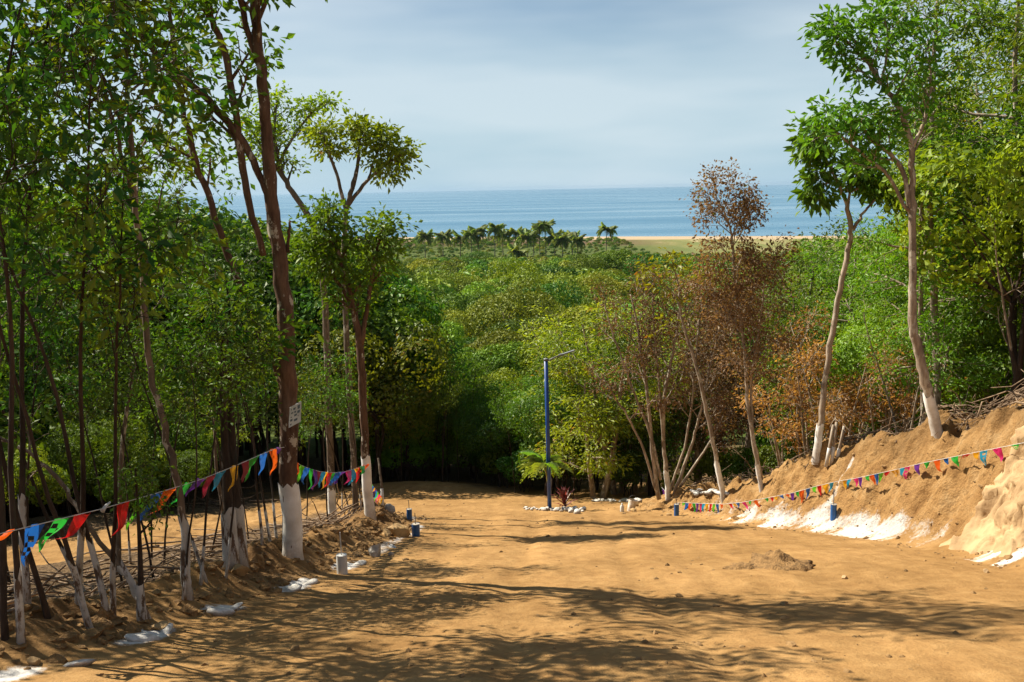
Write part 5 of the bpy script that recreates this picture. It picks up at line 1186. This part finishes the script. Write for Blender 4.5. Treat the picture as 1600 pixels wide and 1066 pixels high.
# ------------------------------------------------------------------ stones, rock face, spoil
b = hit(620, 838); rock('boulder', 'rock_tan', (0.27, 0.22, 0.21), 801, b, 'tan boulder beside the nearer blue pipe marker', 'rock', base=ICO3, rough=.2, rz=.3, sink=.25)
b = hit(585, 870); rock('grey_block', 'rock_grey', (0.15, 0.12, 0.16), 802, b, 'grey-white stone between the white pipe and the blue pipes', 'rock', rz=.8)
for i, (px, lb, m, s) in enumerate((((628, 804), 'pale stone left of the farther blue pipe', 'rock_tan', .11), ((608, 800), 'dark lump of rock by the round-topped tree', 'rock_grey', .20), ((656, 812), 'small pale stone right of the farther blue pipe', 'rock_pale', .07), ((664, 813), 'smaller of the pale stones right of the farther blue pipe', 'rock_pale', .055),
        ((604, 838), 'tan stone at the left of the tan boulder', 'rock_tan', .14), ((375, 898), 'tan stone slab in the dug earth by the dark trunks', 'rock_tan', .16), ((610, 868), 'small stone at the limed edge', 'rock_grey', .07), ((250, 985), 'tan lump in the ridge at lower left', 'rock_tan', .09), ((55, 1040), 'tan stone at the lower left corner', 'rock_tan', .07), ((990, 799), 'brown stone left of the right bunting', 'rock_tan', .13), ((975, 803), 'small tan stone by the white bucket', 'rock_pale', .05), ((993, 790), 'tan block behind the brown stone', 'rock_tan', .12),
        ((1045, 806), 'stone at the foot of the blue marker under the right bunting', 'rock_tan', .09), ((1320, 905), 'pale stone on the road before the limed foot', 'rock_pale', .05), ((1150, 812), 'dark clod at the start of the bank foot', 'soil_pile', .10), ((1540, 895), 'pale stone by the limed foot at right', 'rock_pale', .05))):
    b = hit(*px); rock('stone', m, (s, s * .8, s * .7), 810 + i, b, lb, 'stone', None, i * 1.3, ICO2)
# crumbling pale rock showing in the bank at the right edge
b = hit(1588, 800)
def outcrop():
    nu, nv = 90, 110; u = np.linspace(-1, 1, nu); v = np.linspace(-1, 1, nv); U, W = np.meshgrid(u, v)
    X = b.x + 0.10 + 0.85 * U; Y = b.y - 0.30 + 1.15 * W; Z = ground_z(X, Y)
    gx_ = (ground_z(X + .06, Y) - ground_z(X - .06, Y)) / .12; nz = 1 / np.sqrt(1 + gx_ ** 2); nxx = -gx_ * nz
    H = Z * 1.3
    blk = np.floor(4.0 * (0.5 + fbm(Y * 1.1 + 3, H * 1.2, 301, 2)) + 0.35 * fbm(Y * 5, H * 5, 302, 3)) / 4.0 - 0.5
    crack = np.minimum(1, np.abs(fbm(Y * 1.6, H * 1.9, 303, 3)) * 9)
    r2 = np.maximum(np.abs(U) ** 2.5, np.abs(W) ** 2.5) + 0.5 * fbm(Y * 2, H * 2, 304, 3)
    off = 0.20 * (1 - 1.35 * r2) + 0.20 * blk - 0.07 * (1 - crack) + 0.03 * fbm(Y * 7, H * 7, 305, 4, .6)
    off = np.where(r2 > 0.95, -0.25, off)
    V = np.stack([X + nxx * off - b.x, Y - b.y, Z + nz * off - b.z], -1).reshape(-1, 3)
    i = (np.arange(nv - 1)[:, None] * nu + np.arange(nu - 1)[None, :]).reshape(-1)
    o = mesh_obj('rock_outcrop', np_mesh('rock_outcrop', V, np.stack([i, i + 1, i + nu + 1, i + nu], -1), 'rock_pale', True), None, b)
    tag(o, 'pale weathered rock face showing in the bank at the right edge', 'rock')
outcrop()
# heap of dug soil on the road
def pile(name, px, size, seed, m, label):
    V, T = ICO4; V = V.copy(); r = np.hypot(V[:, 0], V[:, 1]); z = np.maximum(V[:, 2], -0.15)
    z = np.where(V[:, 2] > 0, (1 - np.minimum(r, 1) ** 1.4) * 0.85, z); n = fbm(V[:, 0] * 4 + seed, V[:, 1] * 4, seed, 4, .6)
    W = np.stack([V[:, 0] * (1 + .3 * n), V[:, 1] * (1 + .3 * n), z * (1 + .9 * n) + .05 * n], 1) * np.array(size)
    p = hit(*px); o = mesh_obj(name, np_mesh(name, W, None, m, True, None, T), None, p + Vector((0, 0, -.02))); o.rotation_euler = (0, 0, 0.2); tag(o, label, 'soil heap'); return o
pile('soil_heap', (1222, 888), (0.46, 0.6, 0.19), 3, 'soil_pile', 'low heap of dug brown soil on the right half of the road')
pile('soil_heap', (1165, 889), (0.26, 0.26, 0.07), 5, 'soil_pile', 'small flat spill of soil left of the dug soil heap')
# clods, pebbles, sticks
def scatter_stuff(name, pts, sizes, base, m, label, seed):
    g = np.random.default_rng(seed); V0, T0 = base; w = MB()
    for p, s in zip(pts, sizes):
        a = g.uniform(0, 6.28); c, sn = math.cos(a), math.sin(a); W = V0 * (1 + .25 * g.standard_normal((len(V0), 1))) * np.array([s, s * g.uniform(.6, 1), s * g.uniform(.4, .8)])
        W = W @ np.array([[c, -sn, 0], [sn, c, 0], [0, 0, 1]]).T
        w.add(W + np.array(p), None, T0)
    o = w.build(name, m); tag(o, label, 'clods', kind='stuff'); return o
g = np.random.default_rng(77); P, S = [], []
xs, ys = g.uniform(-3.5, 7, 2600), 5 + 26 * g.uniform(0, 1, 2600) ** 1.5
ok = (xs > xL(ys) + .1) & (xs < xR(ys) + .3) & (g.uniform(0, 1, 2600) < np.clip(.12 + .9 * (xs > xR(ys) - .9) + .8 * (xs < xL(ys) + .8) + 1.2 * np.maximum(0, fbm(xs * .5, ys * .5, 8, 3)), 0, 1))
xs, ys = xs[ok], ys[ok]; zs = ground_z(xs, ys); S = g.gamma(2.0, .008, len(xs)) + .005
scatter_stuff('dirt_clods', np.stack([xs, ys, zs], 1), S, ICO1, 'clod', 'scattered small clods and pebbles on the dirt road', 1)
ys = 6 + 21 * g.uniform(0, 1, 1500); xs = xL(ys) - np.abs(g.normal(.9, .6, 1500)); zs = ground_z(xs, ys); S = g.gamma(2.0, .020, 1500) + .012
scatter_stuff('rubble', np.stack([xs, ys, zs], 1), S, ICO1, 'soil_pile', 'crumbled earth and rubble along the left ridge', 2)
ys = 11 + 15 * g.uniform(0, 1, 700); xs = xR(ys) + g.uniform(-.5, 2.2, 700); zs = ground_z(xs, ys); S = g.gamma(1.6, .010, 700) + .006
scatter_stuff('bank_rubble', np.stack([xs, ys, zs], 1), S, ICO1, 'clod', 'crumbled earth on the cut bank', 3)
def sticks(name, xs, ys, L, r, seed, label, tilt=.25):
    q = random.Random(seed); w = MB()
    for x, y in zip(xs, ys):
        a = q.uniform(0, 6.28); l = L * q.uniform(.4, 1.4); n = 5; pts = []
        h = q.uniform(.02, .25) * (q.random() < .6); tl = q.gauss(0, tilt)
        for k in range(n):
            u = (k / (n - 1) - .5) * l; pts.append((x + math.cos(a) * u + q.gauss(0, .03), y + math.sin(a) * u + q.gauss(0, .03), 0))
        P = np.array(pts); P[:, 2] = ground_z(P[:, 0], P[:, 1]) + r + h + (np.arange(n) / (n - 1)) * max(0, tl) * l
        w.tube(P, np.linspace(r, r * .4, n) * q.uniform(.5, 1.5), 4, True)
    o = w.build(name, 'dead_wood', smooth=True); tag(o, label, 'brushwood', kind='stuff'); return o
ys = 11 + 15 * g.uniform(0, 1, 420); sticks('brushwood', xR(ys) + 1.5 + np.abs(g.normal(.2, .7, 420)), ys, 1.0, .013, 5, 'dry brushwood and roots along the top of the right bank')
ys = 8 + 26 * g.uniform(0, 1, 420); xs = xL(ys) - g.uniform(1.6, 5.0, 420); kp = lower_dist(xs, ys) > 2.6; xs, ys = xs[kp], ys[kp]; sticks('fallen_branches', xs, ys, 1.3, .018, 6, 'fallen branches and brush on the floor of the left strip')
# cut stems with painted feet on the bank
b = hit(1300, 722); root = empty('cut_stump', b, 'cluster of cut thin stems with white feet beside the slim curved tree', 'stump')
for (x0, x1, y1) in ((1291, 1302, 664), (1299, 1307, 660), (1306, 1319, 666)):
    p0 = at(x0, 722, b.y) - b; p1 = at(x1, y1, b.y) - b; p0.z = -.1; w = MB(); w.tube([tuple(p0), tuple(p0.lerp(p1, .5)), tuple(p1)], [.034, .031, .029], 8, True); s = w.build('stem', 'bark_pale', root, smooth=True)
    w = MB(); w.tube([tuple(p0), tuple(p0.lerp(p1, .45))], [.039, .036], 9, True); w.build('painted_base', 'whitewash', s, smooth=True)
# bucket and bottle left by the turning
b = hit(985, 799); root = empty('bucket', b, 'dirty white bucket left by the turning near the right bunting', 'bucket'); root.rotation_euler = (0, .25, .2)
w = MB(); w.tube([(0, 0, 0), (0, 0, .15), (0, 0, .31)], [.095, .107, .118], 20, False); w.tube([(0, 0, 0.005), (0, 0, .012)], [.092, .092], 20, True); bd = w.build('body', 'dull_white', root, smooth=True)
w = MB(); w.tube([(0, 0, .295), (0, 0, .318)], [.124, .124], 20, False); w.build('rim', 'dull_white', bd, smooth=True)
w = MB(); w.tube([(math.cos(a) * .125, 0.02, .30 + math.sin(a) * .14) for a in np.linspace(0, math.pi, 9)], [.005] * 9, 5, True); w.build('handle', 'steel', root)
b = hit(972, 800); root = empty('bottle', b, 'small white bottle standing left of the bucket', 'bottle')
w = MB(); w.tube([(0, 0, 0), (0, 0, .02), (0, 0, .15), (0, 0, .19), (0, 0, .20)], [.05, .052, .052, .03, .022], 14, True); w.build('body', 'white_plastic', root, smooth=True)
w = MB(); w.tube([(0, 0, .20), (0, 0, .235)], [.022, .020], 10, True); w.build('cap', 'white_plastic', root, smooth=True)

# ------------------------------------------------------------------ thin sea haze
m, nt, out = mat('haze_air'); pv = nt.nodes.new('ShaderNodeVolumePrincipled')
pv.inputs['Color'].default_value = (0.40, 0.52, 0.64, 1); pv.inputs['Density'].default_value = 0.00004; pv.inputs['Anisotropy'].default_value = 0.3
nt.links.new(pv.outputs[0], out.inputs['Volume'])
w = MB(); w.box((0, 10200, 20), (62000, 20600, 58)); hz = w.build('haze', 'haze_air'); tag(hz, 'thin pale haze lying over the valley and sea', kind='stuff')
